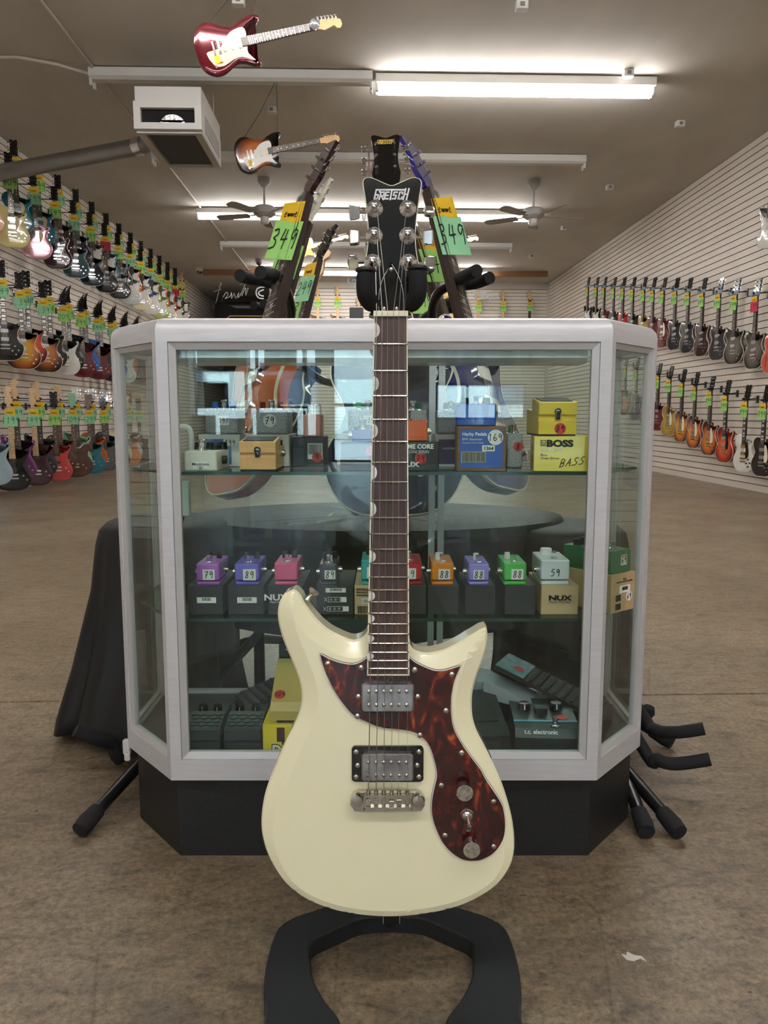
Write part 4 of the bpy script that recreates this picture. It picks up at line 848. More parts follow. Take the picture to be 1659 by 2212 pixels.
# pickups
def pickup(u0, u1, v0, v1, z0, z1, rowv, pu, m, label=None):
    a = G(u0, v1, z1); b = G(u1, v0, z1); c = ((a[0] + b[0]) / 2, (a[1] + b[1]) / 2); mb = MB(GT)
    mb.rbox((c[0], c[1], (z0 + z1) / 2), (b[0] - a[0], b[1] - a[1], z1 - z0), .0035, seg=5); o = mb.build('pickup', m, mg, 40)
    for v in rowv:
        for u in pu: screw(u, v, o, z1 - .0003, .85, 'pole_screw')
    return o
FILM = noise_mat('filmed_chrome', [(.35, (150, 150, 152)), (.65, (196, 196, 200))], 40, .28, 5, metal=.9, bump=.25)
pu = [797, 813, 829.5, 845, 862, 878.5]
pickup(781, 894, 1478, 1538, .0036, .0115, (1494, 1523), pu, FILM)
rg = [(760, 1611), (915, 1611), (915, 1689), (760, 1689)]
a = G(760, 1689, .004); b = G(915, 1611, .004); ring = MB(GT).rbox(((a[0] + b[0]) / 2, (a[1] + b[1]) / 2, .003), (b[0] - a[0], b[1] - a[1], .006), .005, seg=5).build('pickup_ring', BLACKG, mg, 40)
for u, v in ((769, 1624), (905, 1624), (773, 1653), (901, 1653), (769, 1678), (905, 1678)): screw(u, v, ring, .006, 1.1)
pickup(781, 893, 1631, 1688, .004, .0145, (1647, 1675), [796, 812.5, 829, 845, 862, 878], FILM)
# bridge
NB = NICKEL
br = empty('bridge', (0, 0, 0)); br.parent = mg
def gp(u, v, z): return G(u, v, z)
lp_ = [(757, 1737), (757, 1722), (763, 1713), (775, 1708), (900, 1708), (911, 1713), (918, 1724), (917, 1738), (910, 1750), (892, 1752), (784, 1753), (766, 1751)]
MB(GT).rings([gp(u, v, .008) for u, v in lp_], [(0, .002), (0, .010), (.0015, .0115)]).build('base_plate', NB, br, 40)
a = gp(785, 1751, .016); b = gp(891, 1716, .016)
fr = MB(GT); fr.bb(a[0], b[0], a[1], a[1] + .004, .011, .016); fr.bb(a[0], b[0], b[1] - .0045, b[1], .011, .018); fr.bb(a[0], a[0] + .0025, a[1], b[1], .011, .016); fr.bb(b[0] - .0025, b[0], a[1], b[1], .011, .016); fr.build('frame', NB, br, 20)
MB(GT).bb(a[0], b[0], a[1], b[1], .0105, .0113).build('dark_slot', BLACKM, br, 0)
for i, u in enumerate([795.5, 812.5, 829, 846, 862, 880]):
    c = gp(u, 1733, .015); ox = c[0]; oy = c[1] + [0, .001, .002, -.002, 0, .002][i]
    mb = MB(GT); mb.rbox((ox, oy, .0145), (.0062, .009, .006), .001).bb(ox - .0022, ox + .0022, oy - .0085, oy - .0055, .012, .0165).cyl((ox, oy - .009, .014), (ox, b[1] + .003, .014), .0011, n=8)
    mb.cyl((ox, b[1] + .0005, .013), (ox, b[1] + .0045, .013), .0028, n=10); mb.build('saddle', NB, br)
for u in (771, 903):
    c = gp(u, 1727, .014)
    MB(GT).lathe([(.0085, .008), (.0088, .013), (.0085, .0185), (.0074, .0205), (.002, .0212), (.0005, .0212)], 22, M.Translation((c[0], c[1], 0))).box((c[0], c[1], .0211), (.0015, .014, .0008), M.Translation((0, 0, .0003))).build('mounting_stud', NB, br)
# knobs and switch
KT = noise_mat('worn_nickel', [(.35, (150, 145, 132)), (.6, (196, 190, 176))], 200, .35, 4, metal=.85)
for u, v, su, sv in ((1004, 1713, 1001, 1690), (1019, 1836, 1017, 1812)):
    x, y = G(u, v, .026); k = MB(GT).lathe([(.0055, .0035), (.0055, .010), (.0092, .0105), (.0092, .024), (.0108, .0245), (.0108, .027), (.0102, .028)], 28, M.Translation((x, y, 0))).build('control_knob', CHROME, mg, 30)
    MB(GT).lathe([(.0101, .028), (.0098, .0285), (.0005, .0286)], 28, M.Translation((x, y, 0))).build('knob_cap', KT, k, 30)
x, y = G(1009, 1762, .006)
sw = MB(GT).lathe([(.0085, .0036), (.0085, .005), (.0075, .006), (.0068, .009), (.0045, .0105), (.003, .011)], 22, M.Translation((x, y, 0))).build('toggle_switch', NICKEL, mg)
MB(GT).tube([(x, y, .010), (x + .0006, y - .003, .018), (x + .001, y - .006, .027), (x + .001, y - .0065, .028)], [.002, .0022, .0034, .0033], 12).build('switch_lever', NICKEL, sw)
# strap button on the left horn
x, y = G(664, 1296, -.02)
MB(GT).lathe([(.006, 0), (.004, .004), (.0035, .009), (.0075, .013), (.0078, .016), (.005, .0175), (.0005, .0178)], 16, M.Translation((x, y, -.022)) @ M.Rotation(R_(52), 4, 'Z') @ M.Rotation(PI / 2, 4, 'Y') @ M.Rotation(R_(0), 4, 'X')).build('strap_button', NICKEL, mg)

# ================= the neck-hanging guitar stand =================
def onf(u, v, z=0.0): d = ray(u, v); t = (z - HC) / d.z; return V((d.x * t, d.y * t, z))
SX = .012
gs = hempty('guitar_stand', (SX, 1.13, 0), 0, 'black neck-hanging guitar stand with an open oval floor ring under the cream guitar', 'guitar stand')
BT = .030
outer = [(690, 1962), (640, 1978), (606, 1997), (592, 2022), (580, 2060), (572, 2105), (570, 2150), (574, 2190)]
Lo = [onf(u, v, BT) for u, v in outer]; back = onf(838, 1950, BT)
cxr = .0125
pts = [(p.x - cxr, p.y) for p in Lo]
yfr = .74; xm = abs(min(p[0] for p in pts))
left = pts + [(-xm * .93, .86), (-xm * .80, .80), (-xm * .55, .765), (-xm * .25, .75)]
ring = [(0, back.y + .012), (-.07, back.y + .01)] + left; ring = ring + [(0, .747)] + [(-p[0], p[1]) for p in reversed(ring[1:])]
RO = smooth_closed([(p[0], p[1] - 1.13) for p in ring], 3)
inn = [(838, 1978), (779, 1983), (746, 1997), (705, 2015), (672, 2034)]
IL = [onf(u, v, BT) for u, v in inn]; il = [(p.x - cxr, p.y) for p in IL]; il[0] = (0, il[0][1])
bx = [onf(u, v, BT) for u, v in ((673, 2080), (678, 2115), (702, 2159), (731, 2195))]
il2 = [(p.x - cxr, p.y) for p in bx] + [(-.055, .905)]
il = il + il2 + [(0, .885)]
IN = il + [(-p[0], p[1]) for p in reversed(il[1:-1])]
IN = smooth_closed([(p[0], p[1] - 1.13) for p in IN], 3)
def ringmesh(o, i, z0, z1, bev=.003):
    """flat ring between two outlines, both sampled by angle"""
    def samp(poly, k=96, c=(0, -.14)):
        r = []
        for a in range(k):
            t = 2 * PI * a / k; dx, dy = math.cos(t), math.sin(t); best = None; n = len(poly)
            for q in range(n):
                ax, ay2 = poly[q][0] - c[0], poly[q][1] - c[1]; bx2, by = poly[(q + 1) % n][0] - c[0], poly[(q + 1) % n][1] - c[1]; ex, ey2 = bx2 - ax, by - ay2; den = dx * ey2 - dy * ex
                if abs(den) < 1e-12: continue
                tt = (ax * ey2 - ay2 * ex) / den; uu = (ax * dy - ay2 * dx) / den
                if tt > 0 and -1e-6 <= uu <= 1 + 1e-6 and (best is None or tt > best): best = tt
            r.append((c[0] + dx * best, c[1] + dy * best))
        return r
    A = samp(o); B = samp(i); n = len(A); nA = normals2(A); nB = normals2(B)
    L = [[(p[0], p[1], z0) for p in A], [(p[0], p[1], z1 - bev) for p in A], [(p[0] - q[0] * bev, p[1] - q[1] * bev, z1) for p, q in zip(A, nA)], [(p[0] + q[0] * bev, p[1] + q[1] * bev, z1) for p, q in zip(B, nB)], [(p[0], p[1], z1 - bev) for p in B], [(p[0], p[1], z0) for p in B]]
    mb = MB(); vs = [p for l_ in L for p in l_]; mb.add(vs, [[j * n + k, j * n + (k + 1) % n, ((j + 1) % 6) * n + (k + 1) % n, ((j + 1) % 6) * n + k] for j in range(6) for k in range(n)])
    return mb
ringmesh(RO, IN, 0, BT).build('floor_ring', noise_mat('black_powder_coat', [(.4, (30, 33, 36)), (.6, (38, 41, 45))], 400, .55, 2, bump=.2), gs, 30)
# pole follows the back of the guitar
py_ = onf(850, 1994, BT).y - 1.13
def gw(x, y, z): return O0 + V((1, 0, 0)) * x + Gu * y + Gn * z   # guitar plane -> heading frame
def gl(x, y, z): return gw(x, y, z) - V((SX, 1.13, 0))
cx0 = G(843, 640, 0)[0]; ytop = G(843, 652, -.03)[1]
MB().tube([(.0, py_ + .016, .02), (.0, py_ + .016, .10), gl(cx0, -.15, -.075), gl(cx0, .2, -.065), gl(cx0, ytop - .03, -.045)], [.014, .014, .012, .010, .009], 14).build('pole', STEEL, gs)
MB().bb(-.0125, .0125, py_, py_ + .03, BT - .002, BT + .05).build('pole_socket', BLACKM, gs, 0)
for q in (-1, 1): MB().bb(q * .0132 - .0009, q * .0132 + .0009, py_ - .001, py_ + .02, BT, BT + .03).build('socket_clip', NICKEL, gs, 0)
yl = G(790, 590, .02); 
for u, ui, vt in ((790, 808, 592), (902, 884, 588)):
    top_ = G(u, vt, .026); bo = G(u, 632, .022); bo2 = G((u + ui) / 2, 652, .012); e2 = G(ui, 656, -.02)
    pts = [gl(top_[0], top_[1], .028), gl(bo[0], bo[1], .022), gl(bo2[0], bo2[1] + .001, .006), gl(e2[0], e2[1], -.022), gl(cx0, ytop - .012, -.045)]
    sm = smooth_open(pts, 6)
    MB().tube([pts[0] + Gu * .004] + sm, [.0085, .0104] + [.0112] * 10 + [.0108] * (len(sm) - 11), 20).build('padded_arm', FOAM, gs, 50)
    MB().lathe([(.0115, 0), (.0128, .0012), (.0118, .004), (.006, .0065), (.0005, .007)], 20, M.Translation(pts[0] + Gu * .002)).build('end_cap', BLACKM, gs)
MB().tube([gl(cx0, ytop - .035, -.047), gl(cx0, ytop - .008, -.045)], .014, 14).build('yoke_hub', BLACKM, gs)
# ================= the glass display case =================
CY = 1.36
PATH = [(-.527, 1.74), (-.527, 1.51), (-.397, CY), (.397, CY), (.527, 1.51), (.527, 1.74)]
B0 = V((0, 1.55, 0))
dc = hempty('display_case', B0, 0, 'aluminium framed glass display case with angled sides and a black plinth, full of effect pedals', 'display case')
TB = M.Translation(-B0)
def sweep(prof, path, T=None, closed=False):
    """profile (inward offset, z) swept along a plan path with mitred corners"""
    mb = MB(TB); P = [V((p[0], p[1])) for p in path]; n = len(P); m = len(prof); vs = []
    for i in range(n):
        d0_ = (P[i] - P[i - 1]).normalized() if i else (P[1] - P[0]).normalized(); d1_ = (P[i + 1] - P[i]).normalized() if i < n - 1 else d0_
        n0 = V((-d0_.y, d0_.x)) ; n1 = V((-d1_.y, d1_.x)); mt = (n0 + n1); mt = mt / mt.length_squared * 2
        for o, z in prof: q = P[i] + mt * o; vs.append((q.x, q.y, z))
    fs = [[i * m + j, i * m + (j + 1) % m, (i + 1) * m + (j + 1) % m, (i + 1) * m + j] for i in range(n - 1) for j in range(m)]
    fs += [list(range(m)), list(range((n - 1) * m, n * m))[::-1]]
    return mb.add(vs, fs)
# path runs left side -> front -> right side: inside is on the left hand when travelling this way
cap = [(0, .966), (0, .986), (.003, .996), (.010, 1.004), (.020, 1.008), (.034, 1.0095), (.034, .992), (.016, .966)]
sweep(cap, PATH).build('top_rail', ALU, dc, 25)
MB(TB).bb(-.527, .527, 1.72, 1.745, .966, 1.009).build('rear_top_rail', ALU, dc, 0)
sweep([(0, .163), (0, .203), (.02, .203), (.02, .163)], PATH).build('bottom_rail', ALU, dc, 0)
MB(TB).bb(-.527, .527, 1.72, 1.74, .163, .203).build('rear_bottom_rail', ALU, dc, 0)
PLY = noise_mat('black_laminate', [(.4, (25, 26, 28)), (.6, (31, 32, 35))], 120, .45, 4, bump=.1)
PLP = [(-.512, 1.60), (-.512, 1.522), (-.391, 1.382), (.391, 1.382), (.512, 1.522), (.512, 1.60)]
mb = MB(TB); n = 6; mb.add([(x, y, z) for z in (0, .163) for x, y in PLP], [[i, (i + 1) % n, n + (i + 1) % n, n + i] for i in range(n)] + [list(range(n))[::-1], list(range(n, 2 * n))]); mb.build('plinth', PLY, dc, 0)
mb = MB(TB); mb.add([(x * .985, 1.55 + (y - 1.55) * .93, z) for z in (.185, .197) for x, y in PATH], [[i, (i + 1) % n, n + (i + 1) % n, n + i] for i in range(n)] + [list(range(n))[::-1], list(range(n, 2 * n))]); mb.build('bottom_deck', mat('dark_deck', (46, 48, 50), .5), dc, 0)
CG = glass_mat('case_glass', (246, 252, 250))
def panel(P, Q, name, pw=.0205, fw=.0125, zl=.203, zh=.966, post=True):
    P = V((P[0], P[1], 0)); Q = V((Q[0], Q[1], 0)); L = (Q - P).length; a = math.atan2(Q.y - P.y, Q.x - P.x)
    T = M.Translation(P) @ M.Rotation(a, 4, 'Z'); dy = .002
    if post:
        for i, x in enumerate((0, L - pw)): MB(TB).bb(x, x + pw, 0, .018, zl, zh, T).build(name + '_post', ALU, dc, 0)
    x0, x1 = pw + .0006, L - pw - .0006; z0, z1 = zl + .0006, zh - .0006
    mb = MB(TB)   # mitred inner frame
    for (ax, az, bx_, bz) in ((x0, z0, x1, z0), (x1, z0, x1, z1), (x1, z1, x0, z1), (x0, z1, x0, z0)):
        dx = (bx_ > ax) - (bx_ < ax); dz = (bz > az) - (bz < az); nx_, nz_ = -dz, dx
        c = [(ax, az), (bx_, bz), (bx_ - dx * fw + nx_ * fw, bz - dz * fw + nz_ * fw), (ax + dx * fw + nx_ * fw, az + dz * fw + nz_ * fw)]
        vs = [(p[0], dy, p[1]) for p in c[:2]] + [(p[0], dy + .004, p[1]) for p in c[2:]] + [(p[0], .016, p[1]) for p in c]
        mb.add(vs, [(0, 1, 2, 3), (4, 7, 6, 5), (0, 4, 5, 1), (1, 5, 6, 2), (2, 6, 7, 3), (3, 7, 4, 0)], T)
    mb.build(name + '_frame', mat('satin_aluminium', (190, 190, 192), .4, .25), dc, 0)
    MB(TB).bb(x0 + fw - .002, x1 - fw + .002, .009, .0125, z0 + fw - .002, z1 - fw + .002, T).build(name + '_glass', CG, dc, 0)
panel(PATH[2], PATH[3], 'front')
panel(PATH[1], PATH[2], 'left_corner', .014, .010); panel(PATH[3], PATH[4], 'right_corner', .014, .010)
panel(PATH[0], PATH[1], 'left_side', .014, .008); panel(PATH[4], PATH[5], 'right_side', .014, .008)
# rear sliding glass doors
mb = MB(TB)
for x in (.10, .122): mb.bb(x, x + .014, 1.715 + (x > .11) * .012, 1.725 + (x > .11) * .012, .203, .966)
mb.build('rear_door_stile', ALU, dc, 0)
MB(TB).bb(-.51, .11, 1.719, 1.722, .205, .965).build('rear_door_glass', CG, dc, 0); MB(TB).bb(.126, .51, 1.731, 1.734, .205, .965).build('rear_door_glass', CG, dc, 0)
mb = MB(TB); tp = [(-.50, 1.735), (-.50, 1.52), (-.383, 1.39), (.383, 1.39), (.50, 1.52), (.50, 1.735)]
mb.add([(x, y, z) for z in (1.0, 1.006) for x, y in tp], [[i, (i + 1) % n, n + (i + 1) % n, n + i] for i in range(n)] + [list(range(n))[::-1], list(range(n, 2 * n))]); mb.build('top_glass', CG, dc, 0)
SGL = glass_mat('shelf_glass', (214, 236, 226)); EDG = mat('green_glass_edge', (30, 66, 56), .15, 0, .5)
ZS1, ZS2, ZD = .737, .463, .197
for z in (ZS1, ZS2):
    sp = [(-.505, 1.70), (-.505, 1.535), (-.385, 1.398), (.385, 1.398), (.505, 1.535), (.505, 1.70)]
    mb = MB(TB); mb.add([(x, y, zz) for zz in (z - .006, z) for x, y in sp], [list(range(n))[::-1], list(range(n, 2 * n))]); s_ = mb.build('shelf', SGL, dc, 0)
    mb = MB(TB); mb.add([(x, y, zz) for zz in (z - .006, z) for x, y in sp], [[i, (i + 1) % n, n + (i + 1) % n, n + i] for i in range(n)]); mb.build('polished_edge', EDG, s_, 0)
    for x in (-.503, .503):
        for y in (1.56, 1.69): MB(TB).cyl((x + (.006 if x > 0 else -.006), y, z - .010), (x - (.012 if x > 0 else -.012), y, z - .010), .004, n=10).build('shelf_bracket', CHROME, dc)
for x in (-.506, .506): MB(TB).bb(x - .004, x + .004, 1.69, 1.70, .203, .966).build('shelf_standard', ALUD, dc, 0)
# lamp housing inside the top
lb0, lb1 = -.379, .361
STN = noise_mat('brushed_steel', [(.3, (216, 219, 222)), (.7, (236, 238, 240))], 20, .28, 4, (3, .2, .2), metal=.55)
mb = MB(TB); pr = [(1.398, .974), (1.386, .970), (1.384, .940), (1.392, .932), (1.45, .930)]
mb.add([(x, y, z) for x in (lb0, lb1) for y, z in pr], [[i, (i + 1) % 5, 5 + (i + 1) % 5, 5 + i] for i in range(5)] + [list(range(5)), list(range(5, 10))[::-1]]); mb.build('lamp_housing', STN, dc, 0)
MB(TB).tube(smooth_open([(-.44, 1.66, .70), (-.478, 1.66, .76), (-.47, 1.65, .80), (-.43, 1.64, .815), (-.41, 1.64, .80), (-.415, 1.65, .72)]), .006, 8).build('lamp_cable', WHITEP, dc)
ad = MB(TB).rbox((-.432, 1.66, .66), (.022, .018, .075), .003).build('power_adapter', WHITEP, dc); MB(TB).tube([(-.445, 1.66, .64), (-.45, 1.66, .615), (-.446, 1.66, .585), (-.437, 1.66, .62)], .003, 8).build('plug', BLACKM, ad)
MB(TB).rbox((-.531, 1.515, .16), (.016, .012, .03), .003).rbox((-.526, 1.50, .145), (.012, .01, .016), .003).build('clear_clip', mat('clear_plastic', (190, 190, 188), .15), dc)

# ================= pedals and boxes in the case =================
def xz(u, v, Y): p = ay(u, v, Y); return p.x, p.z
def sticker(par, x, z, y, w_, h, m, text=None, th=.012, rnd=False, ink=INK, printed=False, slant=.1):
    """paper sticker on a front face (y = face)"""
    if rnd: o = MB().lathe([(w_ / 2, 0), (w_ / 2, .0004)], 24, M.Translation((x, y, z)) @ M.Rotation(PI / 2, 4, 'X')).build('price_sticker', m, par)
    else: o = MB().rings([(x - w_ / 2, z - h / 2), (x + w_ / 2, z - h / 2), (x + w_ / 2, z + h / 2), (x - w_ / 2, z + h / 2)], [(0, 0), (0, .0004)], M.Translation((0, y, 0)) @ M.Rotation(PI / 2, 4, 'X')).build('price_sticker', m, par, 0)
    if text:
        if printed: text_obj(text, th, ink, o, (x, y - .0005, z - th * .35), name='printed_text', bold=.0003)
        else: hand(MB(), text, x, z - th / 2, th, th * .11, T=M.Translation((0, y - .0004, 0)) @ M.Rotation(PI / 2, 4, 'X'), slant=slant).build('writing', ink, o, 0)
    return o
def barcode(par, x, z, y, w_, h):
    mb = MB(); k = x - w_ / 2
    while k < x + w_ / 2: q = random.choice((.0004, .0007, .001)); mb.bb(k, k + q, y - .0004, y, z - h / 2, z + h / 2); k += q + random.choice((.0005, .0008))
    return mb.build('barcode', INK, par, 0)
def carton(u0, u1, v0, v1, Y, zb, depth, m, label, rz=0, zt=None, name='cardboard_box', cat='box', group=None):
    """u0,u1: left and right of the front face, v0 its top; rests at height zb"""
    x0, _ = xz(u0, v1, Y); x1, _ = xz(u1, v1, Y); h = (xz((u0 + u1) / 2, v0, Y)[1] if zt is None else zt) - zb
    r = hempty(name, ((x0 + x1) / 2, Y, zb), rz, label, cat, group); w_ = x1 - x0
    b = MB().rbox((0, depth / 2, h / 2), (w_, depth, h - .0004), .0012, seg=1).build('carton', m, r, 20)
    MB().bb(-w_ / 2 + .002, w_ / 2 - .002, .0, .0008, h - .0100, h - .0094).build('lid_seam', mat('seam', (60, 56, 50), .9), r, 0) if False else None
    return r, w_, h
def footswitch(par, x, y, z, s=1.0):
    return MB().lathe([(.0075 * s, 0), (.0075 * s, .002), (.006 * s, .0025), (.0045 * s, .003), (.0045 * s, .009 * s + .002), (.0052 * s, .010 * s + .002), (.0052 * s, .0135 * s + .002), (.004 * s, .0145 * s + .002)], 14, M.Translation((x, y, z))).build('foot_switch', CHROME, par)
def pknob(par, x, y, z, m, r=.008, h=.012): return MB().lathe([(r * 1.05, 0), (r, h * .3), (r * .85, h), (r * .2, h + .0006)], 16, M.Translation((x, y, z))).build('control_knob', m, par)
def jack(par, x, y, z, sx, r=.006): return MB().tube([(x, y, z), (x + sx * .006, y, z)], r, 12).tube([(x + sx * .006, y, z), (x + sx * .008, y, z)], r * .7, 12).build('jack_socket', NICKEL, par)
def minipedal(u0, u1, v0, v1, Y, zb, m, label, text=None, st=None, knobs=(), jk=1, depth=.093, group='mini pedals on the lower glass shelf', rz=0, sw=True, stext=.016, sx=0):
    x0, _ = xz(u0, v1, Y); x1, _ = xz(u1, v1, Y); h = xz((u0 + u1) / 2, v0, Y)[1] - zb; w_ = x1 - x0
    r = hempty('effect_pedal', ((x0 + x1) / 2, Y, zb), rz, label, 'effect pedal', group)
    MB().rbox((0, depth / 2, h * .58 + .0012), (w_, depth, h * .84 - .0024), .0045, seg=4).build('housing', m, r, 30); MB().rbox((0, depth / 2, h * .08), (w_ * .985, depth * .985, h * .16), .0045, seg=4).build('base_plate', m, r, 30)
    if sw: footswitch(r, 0, .018, h - .0005, .9)
    for kx, ky, km, kr in knobs: pknob(r, kx, ky, h - .0005, km, kr, .013)
    if jk:
        for s_ in (-1, 1): jack(r, s_ * w_ / 2, .028 + (.02 if s_ > 0 else 0), h * .52, s_)
    if text: sticker(r, sx, h * .5, -.0001, w_ * .52 if st is None else st[0], w_ * .46 if st is None else st[1], WHITEP if st is None or len(st) < 3 else st[2], text, stext * .8)
    return r
KRAFT = mat('kraft_carton', (190, 160, 116), .7); KRAFT2 = mat('kraft_carton_light', (200, 172, 130), .7); DGREY = mat('dark_grey_carton', (52, 53, 56), .6); WCART = mat('white_carton', (220, 220, 216), .5)
BKN = mat('black_knob', (16, 16, 18), .25); CLR = mat('clear_knob', (214, 214, 206), .2); WKN = mat('white_knob', (220, 220, 222), .4)
Yb = 1.425
# ---- lower shelf ----
Z2 = ZS2 + .0002
lows = [(407, 483, (424, 474, 1219), (170, 92, 190), 'lilac mini pedal with a white 79 sticker, leftmost on the lower shelf', '79', 'plain'),
        (493, 571, (507, 560, 1219), (112, 104, 200), 'periwinkle mini pedal with a white 89 sticker, second from left on the lower shelf', '89', 'plain'),
        (579, 656, (593, 643, 1217), (222, 92, 140), 'pink mini pedal above the left horn of the cream guitar', None, 'nux'),
        (684, 763, (690, 728, 1219), (78, 72, 84), 'dark grey mini pedal with a white 89 sticker on the icon printed box', '89', 'icons'),
        (766, 800, (780, 832, 1210), (64, 170, 170), 'teal mini pedal half hidden by the guitar neck on the kraft box', '6', 'model'),
        (862, 920, (860, 911, 1214), (176, 28, 44), 'dark red mini pedal at the right edge of the guitar neck', '69', 'plainr'),
        (924, 990, (932, 980, 1217), (226, 134, 24), 'orange mini pedal with a white 88 sticker right of the guitar neck', '88', 'plainr'),
        (1004, 1068, (1012, 1056, 1219), (150, 140, 226), 'pale violet mini pedal with an 88 sticker between orange and green', '88', 'plainr'),
        (1090, 1156, (1088, 1137, 1217), (76, 184, 80), 'light green mini pedal with a white 88 sticker left of the white pedal', '88', 'plainr'),
        (1168, 1248, (1168, 1230, 1210), (214, 220, 222), 'white mini pedal with a big white knob and 59 written on its front', '59', 'nuxk')]
for i, (b0, b1, (p0, p1, pv), c, lab, num, kind) in enumerate(lows):
    kraft = kind in ('nuxk', 'model'); nm = lab.split(' mini')[0]
    bdep = .15 if i < 4 else .13
    r, w_, h = carton(b0, b1 if kind != 'model' else 832, 1265, 1332, Yb, Z2, bdep, KRAFT2 if kraft else DGREY, '%s pedal box under the %s mini pedal' % ('kraft brown' if kraft else 'dark grey', nm), group='pedal boxes on the lower shelf')
    if kind in ('plain',): s = sticker(r, .002, h * .50, -.0002, w_ * .54, .011, PAPER); barcode(s, .002, h * .53, -.0007, w_ * .25, .006)
    if kind == 'nux': text_obj('NUX', .016, PAPER, r, (-.018, -.001, h * .50), name='printed_logo', sx=1.3, bold=.0005); text_obj('MINI PEDAL', .005, PAPER, r, (-.014, -.001, h * .40), name='printed_text', sx=1.2)
    if kind == 'nuxk': text_obj('NUX', .013, INK, r, (0, -.001, h * .50), name='printed_logo', sx=1.5, bold=.0006); text_obj('MINI PEDAL', .0058, mat('grey_ink', (100, 88, 72), .6), r, (0, -.001, h * .40), name='printed_text', sx=1.35)
    if kind == 'model':
        text_obj('MODEL:SOL\nMorning Star\nOverdrive', .0055, INK, r, (-w_ / 2 + .004, -.001, h - .009), name='printed_text', align='LEFT', bold=.0001); s = sticker(r, -.006, h * .47, -.0002, .018, .010, PAPER); barcode(s, -.006, h * .47, -.0007, .014, .007); barcode(r, -.012, h * .17, -.0002, .022, .014)
    if kind == 'icons':
        s = sticker(r, .002, h * .84, -.0002, w_ * .55, .0085, PAPER); barcode(s, .002, h * .86, -.0007, w_ * .32, .0045)
        for z, x0, x1 in ((h * .52, -.012, .022), (h * .2, -.014, .026)):
            mb = MB(); T = M.Translation((0, -.0004, 0)) @ M.Rotation(PI / 2, 4, 'X'); mb.ribbon([(x0, z - .0045), (x1, z - .0045), (x1, z + .0045), (x0, z + .0045), (x0, z - .0045)], .0007, T=T); mb.bb(x1 - .011, x1, -.0006, 0, z - .0045, z + .0045)
            mb.build('printed_border', PAPER, r, 0)
            mb = MB()
            for k in range(3): mb.lathe([(.0028, 0), (.0028, .0004)], 6, M.Translation((x0 + .005 + k * .0085, -.0004, z)) @ M.Rotation(PI / 2, 4, 'X'))
            mb.build('printed_icons', mat('icon_grey', (150, 152, 154), .6), r, 0)
            MB().ribbon([(x0 - .008, z - .004), (x0 - .002, z + .004)], .0006, T=T).ribbon([(x0 - .002, z - .004), (x0 - .008, z + .004)], .0006, T=T).build('printed_symbol', PAPER, r, 0)
    pm = mat('pedal_paint_%d' % i, c, .25, 0, .3)
    kn = {'white': [(-.006, .06, WKN, .0125)], 'orange': [(-.004, .045, CLR, .009)], 'dark red': [(-.004, .045, CLR, .009)], 'light green': [(-.008, .05, CLR, .006)], 'pale violet': [(0, .05, CLR, .006)]}.get(nm, [(-.009, .06, BKN, .0055), (.009, .066, BKN, .0055)])
    minipedal(p0, p1, pv, 1262, Yb + .004, Z2 + h, pm, lab, num, knobs=kn, st=(.0001, .0001) if kind == 'nuxk' else ((.020, .017) if i == 3 else None), sx={0: .002, 1: .005, 2: 0, 3: .0035, 6: .003, 7: .0, 8: .004}.get(i, 0))
# green pedal on kraft box behind the right post
r, w_, h = carton(1232, 1290, 1240, 1330, 1.50, Z2, .15, KRAFT, 'kraft box with a round 69 sticker under the dark green pedal at the right', rz=R_(38), group='pedal boxes on the lower shelf')
r.location = W((.452, 1.462, Z2)); 
rw = .075
for ch in list(r.children): bpy.data.objects.remove(ch)
MB().rbox((0, .06, .037), (rw, .15, .074), .0012, seg=1).build('carton', KRAFT, r, 20)
s = sticker(r, .004, .044, -.0152, .034, .014, PAPER); barcode(s, .004, .045, -.0157, .018, .007); sticker(r, .018, .028, -.0156, .019, .019, PAPER, '69', .010, rnd=True); barcode(r, -.016, .028, -.0152, .016, .012); barcode(r, -.016, .011, -.0152, .016, .012)
text_obj('OD-3\nTube Man Mk II Overdrive', .0048, INK, r, (.002, -.0156, .062), name='printed_text')
g = empty('effect_pedal', W((.452, 1.462, Z2 + .0744)), (0, 0, YAW + R_(38)), 'dark green pedal with a white 69 sticker, rightmost on the lower shelf', 'effect pedal')
GRN = mat('dark_green_paint', (18, 104, 62), .3, 0, .3)
MB().rbox((0, .05, .022), (.062, .118, .044), .004, seg=3).build('housing', GRN, g, 30); MB().rbox((0, .05, .003), (.0625, .1185, .006), .003).build('base_plate', GRN, g, 30)
footswitch(g, 0, .012, .044); pknob(g, -.016, .085, .044, BKN); pknob(g, .012, .09, .044, BKN); pknob(g, -.002, .07, .044, BKN); sticker(g, .006, .025, -.0092, .019, .020, PAPER, '69', .012); MB().bb(-.004, .016, -.0098, -.0094, .0315, .0335).build('red_stripe', REDST, g, 0)
MB().cyl((-.031, .02, .02), (-.034, .02, .02), .006, n=12).build('jack_socket', BLACKM, g)
